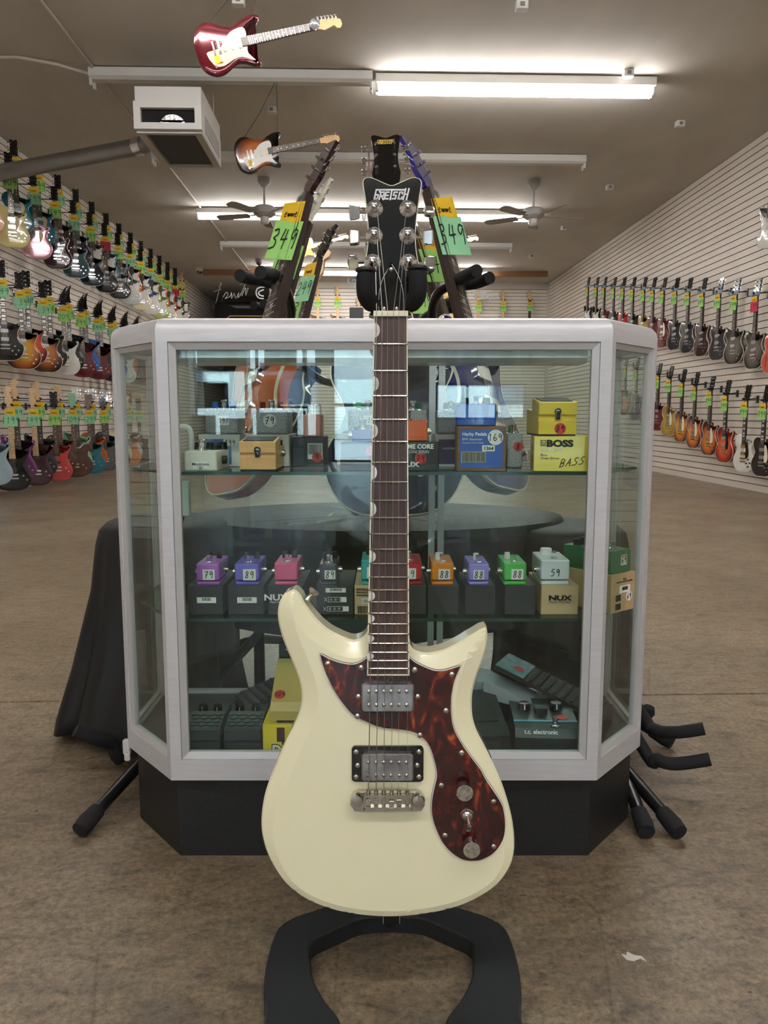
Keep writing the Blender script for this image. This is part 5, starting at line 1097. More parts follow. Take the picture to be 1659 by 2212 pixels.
# ---- upper shelf ----
Z1 = ZS1 + .0002
def plainpedal(u0, u1, v0, zb, Y, depth, m, label, group='pedals on the upper glass shelf', r_=.004, rz=0, taper=0):
    x0, _ = xz(u0, v0, Y); x1, _ = xz(u1, v0, Y); w_ = x1 - x0; h = xz((u0 + u1) / 2, v0, Y)[1] - zb
    r = hempty('effect_pedal', ((x0 + x1) / 2, Y, zb), rz, label, 'effect pedal', group)
    MB().rbox((0, depth / 2, h / 2), (w_, depth, h), r_, seg=4).build('housing', m, r, 30); return r, w_, h
def stomp(u0, u1, v0, vb, zb, Y, depth, m, label, sticker_=None, grip=BLACKM, z_top=None):
    """compact pedal with a hinged tread plate and a round lock screw"""
    x0, _ = xz(u0, vb, Y); x1, _ = xz(u1, vb, Y); w_ = x1 - x0; h = xz((u0 + u1) / 2, v0, Y)[1] - zb
    r = hempty('effect_pedal', ((x0 + x1) / 2, Y, zb), 0, label, 'effect pedal', 'pedals on the upper glass shelf'); X = w_ / 2
    def wedge(name, prof, mm, xx): 
        n = len(prof); return MB().add([(s_ * xx, y, z) for s_ in (-1, 1) for y, z in prof], [[i, (i + 1) % n, n + (i + 1) % n, n + i] for i in range(n)] + [list(range(n)), list(range(n, 2 * n))[::-1]]).build(name, mm, r, 0)
    wedge('housing', [(0, .003), (0, h * .42), (.003, h * .44), (.004, h * .66), (depth, h * .80), (depth, .003)], m, X * .995)
    wedge('tread_plate', [(-.001, h * .63), (-.001, h * .98), (.003, h), (depth * .55, h * 1.12), (depth * .55, h * .66)], m, X)
    wedge('rubber_grip', [(.008, h * 1.0), (.008, h * 1.02 + .001), (depth * .5, h * 1.11 + .002), (depth * .5, h * 1.1)], grip, X * .84)
    wedge('base_plate', [(.002, 0), (.002, .003), (depth - .002, .003), (depth - .002, 0)], BLACKM, X * .97)
    l_ = MB().lathe([(.0065, 0), (.0062, .0018), (.0045, .0024)], 18, M.Translation((0, -.001, h * .72)) @ M.Rotation(PI / 2, 4, 'X')).rbox((0, -.0022, h * .58), (.0085, .0024, .012), .003).build('lock_screw', BLACKG, r)
    MB().rbox((0, -.0042, h * .74), (.006, .0015, .0012), .0005).build('screw_glint', CHROME, l_)
    for i in range(3): pknob(r, (i - 1) * w_ * .3, depth * .78, h * .8, BKN, .006, .012)
    jack(r, X, depth * .62, h * .55, 1, .007)
    return r, w_, h
# left group
r, w_, h = plainpedal(397, 468, 975, Z1, 1.415, .115, mat('warm_white_paint', (222, 220, 206), .35), 'white pedal with four black knobs at the left end of the upper shelf')
footswitch(r, -.004, .03, h, 1.3)
for x, y in ((-.02, .075), (.0, .085), (.012, .07), (.024, .085)): pknob(r, x, y, h, BKN, .009, .014)
s = sticker(r, 0, h * .30, -.0002, .028, .012, PAPER); text_obj('Montreux', .0078, INK, s, (0, -.0008, h * .28), name='printed_text', bold=.0001); text_obj('JAPAN', .0035, INK, s, (0, -.0008, h * .18), name='printed_text')
MB().cyl((w_ / 2, .05, h * .5), (w_ / 2 + .008, .05, h * .5), .008, n=14).build('jack_socket', BLACKM, r); MB().cyl((0, -.0015, .004), (0, 0, .004), .003, n=10).build('screw', NICKEL, r)
stomp(518, 596, 954, 1015, Z1, 1.415, .125, mat('apricot_paint', (224, 172, 108), .35), 'apricot orange compact pedal with a black lock screw in the front of the upper shelf')
r, w_, h = carton(430, 519, 931, 1000, 1.535, Z1, .12, WCART, 'white box with a blue panel marked $99 behind the white pedal', zt=Z1 + .064, group='pedal boxes on the upper shelf')
MB().bb(-.03, .024, -.0008, 0, .004, .055).build('blue_panel', noise_mat('blue_print', [(.35, (38, 88, 160)), (.65, (130, 176, 220))], 30, .5), r, 0); sticker(r, .022, .048, -.0012, .026, .013, PAPER, '$99', .010)
r2, w2, h2 = carton(532, 625, 931, 1000, 1.535, Z1, .12, WCART, 'plain white box behind the apricot pedal', zt=Z1 + .064, group='pedal boxes on the upper shelf'); MB().bb(-.03, .03, -.0008, 0, .006, .053).build('black_panel', BLACKM, r2, 0)
HAM = noise_mat('hammered_silver', [(.40, (140, 144, 148)), (.60, (190, 194, 198))], 420, .35, 2, metal=.25, bump=1.0)
def hammered(u0, u1, v0, zb, Y, lab, kc, txt, rnd, sx=0, kn=((-.018, .03), (.018, .03)), green=False):
    r, w_, h = plainpedal(u0, u1, v0, zb, Y, .09, HAM, lab, r_=.007); footswitch(r, 0, .03, h, 1.2); KM = mat('knob_' + kc[0], kc[1], .4)
    for x, y in kn: MB().lathe([(.006, 0), (.0045, .004)], 14, M.Translation((x, y, h))).build('knob_nut', CHROME, r); pknob(r, x, y, h + .003, KM, .0065, .012)
    if txt: sticker(r, sx, h * .55, -.0002, .026 if rnd else .022, .019, WHITEP, txt, .014 if rnd else .010, rnd=rnd)
    return r
hammered(442, 513, 884, Z1 + .0645, 1.54, 'silver hammered pedal with blue knobs and a $97 sticker, leftmost of the silver ones', ('blue', (34, 100, 190)), '$97', False, .004)
hammered(543, 621, 884, Z1 + .0645, 1.54, 'silver hammered pedal with dark red knobs and a round 79 sticker', ('dark_red', (120, 24, 36)), '79', True)
# rose pedal on a dark box with a barcode
r, w_, h = carton(632, 700, 938, 1000, 1.55, Z1, .12, mat('slate_carton', (58, 64, 74), .5), 'slate grey box with a white barcode and red round sticker under the rose pedal', zt=Z1 + .058, group='pedal boxes on the upper shelf'); s = sticker(r, .014, .03, -.0002, .03, .032, PAPER); barcode(s, .014, .034, -.0008, .026, .02); sticker(r, .018, .018, -.001, .02, .02, REDST, '9', .012, rnd=True)
r, w_, h = plainpedal(650, 694, 895, Z1 + .0584, 1.56, .06, mat('rose_copper', (206, 140, 124), .35, .2), 'small rose coloured pedal with two wire guard loops left of the guitar neck')
for s_ in (-1, 1): MB().tube([(s_ * .004, .01, h), (s_ * .004, .01, h + .017), (s_ * .008, .01, h + .02), (s_ * .016, .01, h + .02), (s_ * .019, .01, h + .016), (s_ * .019, .01, h)], .0012, 8).build('guard_loop', CHROME, r)
# centre group
r, w_, h = carton(728, 806, 930, 1000, 1.555, Z1, .11, WCART, 'white box with a pale green corner under the silver 119 pedal', zt=Z1 + .064, group='pedal boxes on the upper shelf')
hammered(752, 836, 884, Z1 + .0645, 1.56, 'silver hammered pedal with green knobs and a 119 sticker beside the guitar neck', ('green', (70, 180, 120)), '119', False, .003, ((-.018, .03), (.014, .03)))
r, w_, h = carton(735, 826, 991, 1016, 1.42, Z1, .10, mat('black_carton', (22, 24, 26), .4), 'flat black box at the bottom left of the guitar neck on the upper shelf', zt=Z1 + .024, group='pedal boxes on the upper shelf')
r, w_, h = carton(737, 826, 955, 990, 1.425, Z1 + .0245, .10, mat('dark_green_carton', (30, 48, 46), .5), 'dark green speckled box with a round red sticker left of the guitar neck', zt=Z1 + .0525, group='pedal boxes on the upper shelf'); sticker(r, .017, .012, -.0002, .018, .018, REDST, '39', .009, rnd=True)
r, w_, h = plainpedal(760, 826, 928, Z1 + .053, 1.43, .085, mat('purple_paint', (62, 46, 150), .3, 0, .3), 'purple pedal on the dark green box left of the guitar neck'); footswitch(r, -.008, .012, h, 1.3); MB().rbox((-w_ / 2 + .008, .03, h + .003), (.01, .02, .006), .002).rbox((-.0 + .012, .03, h + .003), (.01, .02, .006), .002).build('knob_row', BKN, r); jack(r, -w_ / 2, .03, h * .5, -1)
r, w_, h = carton(832, 948, 951, 1016, 1.42, Z1, .10, mat('glossy_black_carton', (18, 17, 19), .15, 0, .5), 'glossy black box lettered TIME CORE with a round red 79 sticker', zt=Z1 + .054, group='pedal boxes on the upper shelf')
text_obj('TIME CORE', .0115, PAPER, r, (.0105, -.0008, h - .013), name='printed_text', bold=.0004); text_obj('CORE SERIES', .0075, mat('print_grey', (170, 170, 172), .5), r, (.0105, -.0008, h - .0215), name='printed_text', bold=.0002); text_obj('NUX', .012, PAPER, r, (-.006, -.0008, .008), name='printed_logo', sx=1.4, bold=.0005); sticker(r, .0155, h * .42, -.0003, .021, .021, REDST, '79', .012, rnd=True)
r, w_, h = plainpedal(838, 924, 908, Z1 + .0544, 1.43, .085, mat('bright_orange_paint', (222, 96, 26), .22, 0, .6), 'glossy orange pedal on the glossy black box right of the guitar neck'); jack(r, w_ / 2, .02, h * .45, 1); footswitch(r, .0, .02, h, 1.2); MB().bb(-w_ / 2, w_ / 2, -.0004, 0, .007, .008).build('edge_line', mat('dark_orange', (150, 56, 14), .4), r, 0)
hammered(864, 923, 886, Z1 + .064, 1.57, 'plain silver pedal with one dark green knob behind the orange pedal', ('dark_green', (16, 100, 80)), None, False, kn=((.012, .03),))
r0, w_, h = carton(860, 924, 930, 1000, 1.56, Z1, .1, WCART, 'white box behind the glossy black box, under the silver pedal with one green knob', zt=Z1 + .0635, group='pedal boxes on the upper shelf')
r, w_, h = carton(939, 1003, 929, 1000, 1.54, Z1, .12, WCART, 'white box with a purple printed panel left of the brown box', zt=Z1 + .064, group='pedal boxes on the upper shelf'); MB().bb(-.022, .026, -.0008, 0, .005, .054).build('purple_panel', mat('purple_print', (70, 48, 96), .4), r, 0); text_obj('HAMMER', .006, PAPER, r, (-.002, -.0012, .034), name='printed_text')
hammered(946, 1008, 886, Z1 + .0645, 1.545, 'silver hammered pedal with a blank sticker left of the blue pedal', ('grey', (90, 90, 92)), None, False, kn=((-.01, .03), (.01, .03)))
r, w_, h = carton(987, 1092, 919, 1014, 1.41, Z1, .11, mat('brown_carton', (128, 92, 66), .7), 'brown carton with a blue label, a round 169 sticker and the number 1364', zt=Z1 + .082, group='pedal boxes on the upper shelf', rz=R_(-3))
BL = MB().bb(-w_ / 2 + .005, w_ / 2 - .006, -.0006, 0, .006, h - .006).build('blue_label', mat('blue_label', (52, 96, 178), .5), r, 0)
text_obj('Harby Pedals', .0085, PAPER, BL, (-w_ / 2 + .009, -.001, h - .017), name='printed_text', align='LEFT', bold=.0002); text_obj('BMF distortion', .006, PAPER, BL, (-w_ / 2 + .009, -.001, h - .0255), name='printed_text', align='LEFT'); text_obj('Designed & made in Canada', .0034, PAPER, BL, (-w_ / 2 + .009, -.001, h - .031), name='printed_text', align='LEFT')
s = MB().bb(-.037, .008, -.001, -.0006, .016, .036).build('barcode_panel', mat('pale_gold_label', (196, 196, 180), .5), BL, 0); barcode(s, -.0145, .026, -.0011, .042, .018)
sticker(r, .025, h - .020, -.0012, .028, .028, WHITEP, '169', .0125, rnd=True, slant=0); sticker(r, .0125, .042, -.0012, .023, .011, PAPER, '1364', .009, printed=True)
r, w_, h = plainpedal(985, 1072, 872, Z1 + .0825, 1.42, .1, mat('royal_blue_paint', (22, 70, 168), .25, 0, .5), 'royal blue pedal on the brown carton', rz=R_(-6)); MB().cyl((-w_ / 2, .012, h * .6), (-w_ / 2 - .004, .012, h * .6), .007, n=12).build('jack_socket', BLACKM, r); footswitch(r, 0, .03, h, 1.0)
for x in (-.02, .02): pknob(r, x, .07, h, BKN)
r, w_, h = plainpedal(1096, 1130, 936, Z1, 1.50, .09, HAM, 'silver pedal with one green knob and a red 8 sticker behind the yellow box', r_=.004); footswitch(r, 0, .02, h, 1.1); pknob(r, .0, .045, h, MC['knob_green'], .007, .015); sticker(r, .006, h * .62, -.0002, .018, .018, REDST, '8', .010, rnd=True)
YEL = mat('yellow_carton', (232, 208, 52), .3, 0, .3)
r, w_, h = carton(1153, 1267, 940, 1012, 1.405, Z1, .125, YEL, 'yellow box with black bass pedal lettering at the right of the upper shelf', zt=Z1 + .064, group='pedal boxes on the upper shelf', rz=R_(-8))
MB().bb(-w_ / 2 + .002, w_ / 2 - .004, .001, .12, -.0002 + .0004, .004).build('white_tray', PAPER, r, 0)
text_obj('BOSS', .0165, INK, r, (-.002, -.0008, h - .0185), name='printed_logo', sx=1.25, bold=.0009); MB().ribbon([(-.036, h - .0175), (-.036, h - .0075), (-.0275, h - .0075), (-.0275, h - .0175), (-.036, h - .0175)], .0009, T=M.Translation((0, -.0006, 0)) @ M.Rotation(PI / 2, 4, 'X')).ribbon([(-.034, h - .009), (-.034, h - .0155), (-.0297, h - .0155), (-.0297, h - .012), (-.034, h - .012)], .0009, T=M.Translation((0, -.0006, 0)) @ M.Rotation(PI / 2, 4, 'X')).build('printed_emblem', INK, r, 0)
text_obj('ODB-3', .0095, mat('pale_print', (226, 222, 190), .5), r, (-.016, -.0008, h - .0285), name='printed_text', sx=1.3, bold=.0001); text_obj('Bass\nOver Drive', .006, INK, r, (-.036, -.0008, h - .036), name='printed_text', align='LEFT', sx=1.2)
hand(MB(), 'BASS', .022, .008, .013, .0013, T=M.Translation((0, -.0006, 0)) @ M.Rotation(PI / 2, 4, 'X') @ M.Rotation(.14, 4, 'Z'), adv=.9, slant=.35).build('hand_lettering', INK, r, 0)
mb = MB(); 
for z in (.014, .034): mb.bb(-w_ / 2 - .0006, -w_ / 2, .03, .055, z, z + .014)
mb.build('side_print', mat('grey_print', (130, 128, 110), .6), r, 0)
stomp(1163, 1245, 868, 930, Z1 + .0645, 1.415, .12, mat('yellow_paint', (226, 196, 62), .3), 'yellow compact pedal with a red 89 sticker on top of the yellow box')
rr_ = bpy.context.scene.objects[-1]
yp = [o for o in COL.objects if o.get('label', '').startswith('yellow compact pedal with a red 89')][0]; sticker(yp, .005, .013, -.0004, .021, .021, REDST, '89', .012, rnd=True)
# ---- bottom deck ----
DKP = mat('charcoal_paint', (56, 60, 64), .45)
def boxpedal(u0, u1, lab):
    Y = 1.40; x0, _ = xz(u0, 1600, Y); x1, _ = xz(u1, 1600, Y); w_ = x1 - x0; zb = ZD + .0005; h = .045; X = w_ / 2
    r = hempty('effect_pedal', ((x0 + x1) / 2, Y, zb), 0, lab, 'effect pedal', 'charcoal pedals on the case floor')
    n = 4; prof = [(0, 0), (0, .023), (.12, .035), (.12, 0)]
    MB().add([(s_ * X, y, z) for s_ in (-1, 1) for y, z in prof], [[i, (i + 1) % n, n + (i + 1) % n, n + i] for i in range(n)] + [list(range(n)), list(range(n, 2 * n))[::-1]]).build('housing', DKP, r, 0)
    prof = [(-.002, .026), (-.002, .047), (.004, .050), (.062, .060), (.062, .030)]; n = 5
    t = MB().add([(s_ * X * .99, y, z) for s_ in (-1, 1) for y, z in prof], [[i, (i + 1) % n, n + (i + 1) % n, n + i] for i in range(n)] + [list(range(n)), list(range(n, 2 * n))[::-1]]).build('tread_plate', DKP, r, 0)
    mb = MB()
    for i in range(7):
        for j in range(4):
            a = (.6 if (i + j) % 2 else -.6); mb.box((-X * .8 + i * X * .265, .010 + j * .012, .0515 + j * .0021), (.010, .0022, .0015), None) if False else mb.box((0, 0, 0), (.010, .002, .0015), M.Translation((-X * .8 + i * X * .265, .010 + j * .012, .0515 + j * .0021)) @ M.Rotation(a, 4, 'Z'))
    mb.build('tread_pattern', BLACKM, t, 0)
    MB().bb(-X * .95, X * .95, .063, .120, .035, .052).build('control_panel', mat('dark_control', (34, 34, 36), .4), r, 0)
    mb = MB(); mb.bb(-X * .9, X * .9, .0615, .0622, .048, .0515).build('red_lettering_strip', mat('dull_red', (120, 50, 44), .6), r, 0)
    for i, x in enumerate((-X * .55, X * .35)): k = pknob(r, x, .085, .052, BKN, .009, .012); MB().bb(x - .001, x + .001, .0755, .0765, .053, .062).build('pointer', mat('salmon_pointer', (196, 110, 84), .5), k, 0)
    return r
boxpedal(401, 475, 'charcoal treadle pedal on the case floor, left of its twin'); boxpedal(484, 564, 'charcoal treadle pedal on the case floor, right of its twin beside the yellow box')
r, w_, h = carton(568, 668, 1553, 1625, 1.39, ZD + .0005, .13, YEL, 'yellow printed box on the case floor behind the left waist of the cream guitar', zt=ZD + .062, group=None); MB().bb(-.017, -.002, -.0008, 0, .028, .056).build('brown_print', mat('brown_ink', (84, 44, 44), .6), r, 0)
t = text_obj('Dadd', .022, PAPER, r, (-.002, -.0012, .006), name='printed_logo', bold=.0012); text_obj('Dadd', .022, INK, r, (-.002, -.0008, .006), name='logo_outline', bold=.0026); text_obj('BIG', .009, INK, r, (-.001, -.001, .0225), name='printed_text', bold=.0003)
r, w_, h = plainpedal(583, 668, 1528, ZD + .0625, 1.40, .005, mat('dull_yellow_paint', (196, 172, 96), .4), 'big dull yellow pedal with a red 109 sticker on the yellow printed box')
for ch in list(r.children): bpy.data.objects.remove(ch)
prof = [(.0, .002), (.0, .022), (.012, .036), (.055, .058), (.10, .085), (.125, .085), (.125, .0)]; n = 7; DY = MC['dull_yellow_paint']
MB().add([(s_ * w_ / 2, y, z) for s_ in (-1, 1) for y, z in prof], [[i, (i + 1) % n, n + (i + 1) % n, n + i] for i in range(n)] + [list(range(n)), list(range(n, 2 * n))[::-1]]).build('housing', DY, r, 0)
MB().lathe([(.011, 0), (.011, .0005)], 20, M.Translation((-.022, .028, .0446)) @ M.Rotation(R_(27), 4, 'X')).build('price_sticker', REDST, r); hand(MB(), '109', -.022, -.005, .009, .0012, T=M.Translation((0, .028, .0454)) @ M.Rotation(R_(27), 4, 'X')).build('writing', INK, r, 0)
MB().bb(-.025, .01, -.001, .004, .0, .004).build('foot', BLACKM, r, 0)
# dark wah with a sticker and a white card
def wah(p, rz, lab, m, plate=None, L=.25, w_=.095, h=.075):
    r = hempty('expression_pedal', p, rz, lab, 'foot pedal', 'foot pedals on the case floor')
    n = 4; X = w_ / 2
    def wd(name, prof, mm, xx, par=r): n = len(prof); return MB().add([(s_ * xx, y, z) for s_ in (-1, 1) for y, z in prof], [[i, (i + 1) % n, n + (i + 1) % n, n + i] for i in range(n)] + [list(range(n)), list(range(n, 2 * n))[::-1]]).build(name, mm, par, 0)
    wd('base', [(0, 0), (0, .03), (L, .04), (L, 0)], BLACKM, X)
    t = wd('treadle', [(0, .036), (0, .043), (L, h + .028), (L, h + .020)], BLACKM, X * .94)
    s_ = (h + .028 - .043) / L; mb = MB()
    for i in range(9): y = .01 + i * L * .075; mb.bb(-X * .86, X * .86, y, y + L * .03, .0435 + y * s_, .0455 + (y + L * .03) * s_)
    mb.build('rubber_ribs', mat('rubber', (34, 35, 37), .8), t, 0)
    if plate: wd('toe_plate', [(L * .72, .0445 + L * .72 * s_), (L * .72, .047 + L * .72 * s_), (L * .98, .047 + L * .98 * s_), (L * .98, .0445 + L * .98 * s_)], plate, X * .9, t); MB().lathe([(.011, 0), (.011, .0006)], 20, M.Translation((-.012, L * .8, .0475 + L * .8 * s_)) @ M.Rotation(math.atan(s_), 4, 'X')).build('price_sticker', REDST, t)
    return r
wah((.455, 1.50, ZD + .0005), R_(62), 'black treadle pedal with a pale teal toe plate behind the dark green pedal', BLACKM, noise_mat('pale_teal_print', [(.45, (112, 160, 166)), (.55, (92, 138, 148))], 60, .4), L=.23, h=.09)
wah((-.30, 1.56, ZD + .0005), R_(-62), 'black treadle pedal with a red sticker behind the charcoal pedals', BLACKM, mat('dark_plate', (30, 31, 33), .5), L=.22)
c = MB().add([(-.045, 0, 0), (.0, -.02, 0), (.045, .0, .0), (-.002, .02, 0), (-.045, 0, .001), (.0, -.02, .001), (.045, .0, .001), (-.002, .02, .001)], [(0, 3, 2, 1), (4, 5, 6, 7), (0, 1, 5, 4), (1, 2, 6, 5), (2, 3, 7, 6), (3, 0, 4, 7)]).build('paper_card', PAPER, None, 0)
bb_ = hempty('equipment_box', (-.165, 1.60, ZD + .0005), R_(8), 'tall black metal box under the red lettered card on the case floor', 'box'); MB().rbox((0, .05, .065), (.12, .1, .13), .004).build('housing', BLACKM, bb_); MB().tube([(-.03, -.001, .11), (-.03, -.012, .11), (.0, -.012, .11), (.0, -.001, .11)], .0015, 8).build('wire_handle', NICKEL, bb_)
c.location = W((-.175, 1.62, ZD + .1315)); c.rotation_euler = (0, 0, YAW - .35); tag(c, 'white card with red lettering lying on the black metal box', 'card'); text_obj('EXPRESSION\nVOLUME', .011, REDINK, c, (0, .002, .0012), (0, 0, .1), name='red_lettering', sx=.8)
r = hempty('effect_pedal', (.312, 1.40, ZD + .0005), R_(-3), 'dark green-grey pedal with a teal line and white maker lettering on the case floor', 'effect pedal')
TG = mat('green_grey_metal', (48, 58, 58), .4, .3); prof = [(0, 0), (0, .030), (.010, .046), (.03, .052), (.125, .062), (.125, 0)]; n = 6
MB().add([(s_ * .061, y, z) for s_ in (-1, 1) for y, z in prof], [[i, (i + 1) % n, n + (i + 1) % n, n + i] for i in range(n)] + [list(range(n)), list(range(n, 2 * n))[::-1]]).build('housing', TG, r, 0)
MB().bb(-.0612, .0612, .0285, .0315, .0515, .0532).build('teal_line', mat('teal_line', (90, 170, 200), .3), r, 0)
text_obj('t.c. electronic', .0115, mat('light_print', (190, 196, 196), .4), r, (-.012, .0025, .0375), (R_(58), 0, 0), name='printed_logo', bold=.0003)
footswitch(r, .016, .016, .049, 1.1)
for x, y in ((-.036, .075), (.028, .08)): k = pknob(r, x, y, .0575, BKN, .0125, .014); MB().bb(x - .001, x + .001, y - .0125, y - .011, .058, .071).build('pointer', PAPER, k, 0)
MB().rbox((-.004, .068, .060), (.026, .02, .014), .003).build('rocker_switch', BLACKM, r); MB().lathe([(.010, 0), (.010, .0005)], 20, M.Translation((.034, .045, .0545)) @ M.Rotation(.1, 4, 'X')).build('price_sticker', REDST, r)
r = hempty('effect_pedal', (.20, 1.41, ZD + .0005), R_(6), 'matte black pedal with a sloped tread left of the dark green-grey pedal', 'effect pedal')
prof = [(0, 0), (0, .03), (.006, .033), (.13, .075), (.14, .07), (.14, 0)]; n = 6
MB().add([(s_ * .043, y, z) for s_ in (-1, 1) for y, z in prof], [[i, (i + 1) % n, n + (i + 1) % n, n + i] for i in range(n)] + [list(range(n)), list(range(n, 2 * n))[::-1]]).build('housing', mat('matte_charcoal', (38, 40, 42), .6), r, 0)
MB().rbox((0, 0, 0), (.06, .05, .003), .003, M.Translation((0, .06, .053)) @ M.Rotation(.33, 4, 'X')).build('tread_pad', BLACKM, r); MB().bb(-.025, .025, -.0008, 0, .006, .02).build('battery_door', mat('panel_grey', (54, 56, 58), .6), r, 0)
r = hempty('foot_controller', (.185, 1.58, ZD + .0005), R_(-20), 'light grey metal footpedal with sloping side plates behind the matte black pedal', 'foot pedal'); GM = mat('light_grey_metal', (176, 184, 194), .4, .3)
MB().rbox((-.02, .02, .045), (.11, .08, .09), .006).build('housing', GM, r)
prof = [(0, .06), (0, .095), (.10, .06), (.10, .045)]; n = 4
MB(M.Rotation(-PI / 2, 4, 'Z')).add([(s_ * .035, y + .035, z) for s_ in (-1, 1) for y, z in prof], [[i, (i + 1) % n, n + (i + 1) % n, n + i] for i in range(n)] + [list(range(n)), list(range(n, 2 * n))[::-1]]).build('side_plate', GM, r, 0)
# ================= behind the case: tree stands and their guitars =================
hcx = sum(p[0] for p in HO) / len(HO)
HD['gret'] = [(p[0] - G(843.5, 600, HZ)[0], p[1] - ny) for p in HO[::3]]
def axes(n_, f_):
    n_ = n_.normalized(); f_ = (f_ - n_ * f_.dot(n_)).normalized(); y = -f_; x = y.cross(n_); m = M((x, y, n_)).transposed().to_4x4(); return m
def leaning(p1, p2, front, label, m, mk, shape='single', s=1.05, tagtxt='349', gcard=GCARD, taglab='', turn=None, tdrop=.755, **kw):
    """guitar whose headstock top is p1 and whose neck runs towards p2 (heading frame)"""
    n_ = (p1 - p2).normalized(); b = p1 - n_ * .955 * s; A = axes(n_, V(front)); R3 = (RZ @ A)
    r = guitar(W(b), R3.to_euler(), shape, m, mk, label, 'guitars on the tree stands behind the case', s=s, **kw)
    if taglab:
        f = V(turn or front); A2 = RZ @ axes(n_, f); q = b + n_ * tdrop * s + (A.to_3x3() @ V((0, -.028, 0)))
        price_tag(W(q), A2.to_euler(), taglab, 'price cards on the tree stand guitars', tagtxt, gcard, .95).scale = (.66, .9, 1.02)
    return r
def gold_logo(r, s=1):
    h = [c for c in r.children if c.name.startswith('headstock')][0]; T = M.Translation((0, .79, .006)) @ M.Rotation(R_(-9), 4, 'X'); cxg = G(843.5, 600, HZ)[0]
    def f(x, y): p = hpt(x, y); return (p[0] - cxg, p[1] - ny)
    mb = MB(GT)
    for st_ in LOGO: mb.ribbon([f(*p) for p in st_], .002, .0003, .0002, T)
    mb.build('maker_lettering', mat('gold_foil', (222, 186, 90), .3), h, 0)
WINE = fin('deep_wine', (40, 10, 22)); NAVYG = fin('royal_blue', (30, 22, 120)); IVG = fin('vintage_white', (226, 222, 200))
a = leaning(ay(831, 283, 2.1), ay(843, 700, 1.98), (0, -1, .05), 'navy blue guitar facing the viewer, its black headstock rising above the cream guitar', fin('ink_navy', (14, 24, 66)), 'inknavy', head='gret', pk='sc', edge=CREAMB, taglab='yellow and green price card peeking out left behind the big black headstock', tagtxt='3999', tdrop=.79); gold_logo(a)
a = leaning(ay(695, 306, 2.32), ay(588, 690, 2.12), (-.80, -.60, .0), 'orange guitar with wine headstock leaning at the left of the tree stand, marked 349', fin('orange_stain', (206, 96, 34)), 'ostain', head='gret', s=1.12, hm=WINE, pk='hum', edge=CREAMB, taglab='big yellow and green 349 price card on the front left leaning guitar', turn=(-.35, -.93, .05))
a = leaning(ay(690, 388, 2.62), ay(604, 690, 2.42), (-.85, -.52, .0), 'white-sided guitar with a black faced headstock just behind the wine one', IVG, 'ivg', head='gret', hm=IVG, pk='sc', pg='strat', pgm=WPG, taglab='green price card ending in 9 half hidden behind the big left 349 card', turn=(-.3, -.95, 0), tagtxt='199')
a = leaning(ay(896, 295, 2.32), ay(1003, 690, 2.12), (.82, -.57, .0), 'blue guitar leaning at the front right of the tree stand, marked 349', NAVYG, 'rblue', head='gret', s=1.12, hm=NAVYG, edge=CREAMB, taglab='yellow and pale green 349 price card on the blue right leaning guitar', turn=(.35, -.93, 0), gcard=GCARD2)
a = leaning(ay(868, 400, 2.62), ay(957, 690, 2.42), (.85, -.52, .0), 'red guitar with a cream neck edge behind the blue leaning guitar', fin('cherry_red', (120, 16, 30)), 'chred', head='gret', edge=CREAMB, pg='strat', pgm=WPG, taglab='green price card just right of the big black headstock', turn=(.35, -.93, 0), tagtxt='249')
a = leaning(ay(707, 485, 3.5), ay(655, 690, 3.35), (-.8, -.6, 0), 'black guitar with cream edged headstock on the rear tree stand, marked 49', fin('piano_black', (12, 12, 14)), 'pblack', head='gret', edge=CREAMB, taglab='narrow yellow and pale green card marked 49 on the black guitar of the rear stand', turn=(-.6, -.8, 0), gcard=GCARD2, tagtxt='249')
a = leaning(ay(697, 543, 3.75), ay(645, 720, 3.6), (-.5, -.85, 0), 'maple headed guitar on the rear tree stand, marked 319', fin('ocean_blue', (40, 90, 150)), 'ocean', shape='strat', head='inline', hm=MAPLE, neck=MAPLE, pk='sc', pg='strat', pgm=WPG, taglab='yellow and green 319 price card just above the case top left of the neck', turn=(-.3, -.95, 0), tagtxt='319')
a = leaning(ay(870, 520, 3.6), ay(905, 690, 3.45), (.6, -.8, 0), 'dark green guitar on the right of the rear tree stand behind the big black headstock', fin('forest', (20, 60, 40)), 'forest', head='gret', edge=CREAMB, taglab='green price card marked 099 beside the right padded arm of the cream guitar stand', turn=(.3, -.95, 0), tagtxt='1099')

def tree_stand(c, label, arms, legs, rests):
    r = hempty('tree_guitar_stand', c, 0, label, 'guitar stand'); C0 = V(c)
    MB().tube([(0, 0, .22), (0, 0, 1.12)], .019, 16).tube([(0, 0, .30), (0, 0, .40)], .027, 16).build('pole', STEEL, r)
    for pts in arms:
        P = [p - C0 for p in pts['stem']]; MB().tube(smooth_open(P, 6), .0135, 14).build('arm', STEEL, r)
        for f in pts['fork']: MB().tube(smooth_open([p - C0 for p in f], 6), .0165, 14).build('foam_fork', FOAM, r, 50)
    for l_ in legs:
        e = l_ - C0; l2 = MB().tube([(0, 0, .30), e], .0145, 14).build('leg', STEEL, r)
        d = (e - V((0, 0, .30))).normalized(); MB().tube([e - d * .075, e - d * .01, e + d * .012], [.0175, .0195, .017], 16).build('rubber_foot', FOAM, l2)
    for q in rests: MB().tube(smooth_open([p - C0 for p in q], 6), .0155, 12).build('body_rest', FOAM, r, 50)
    return r
def fl(x, y): return V((x, y, .021))
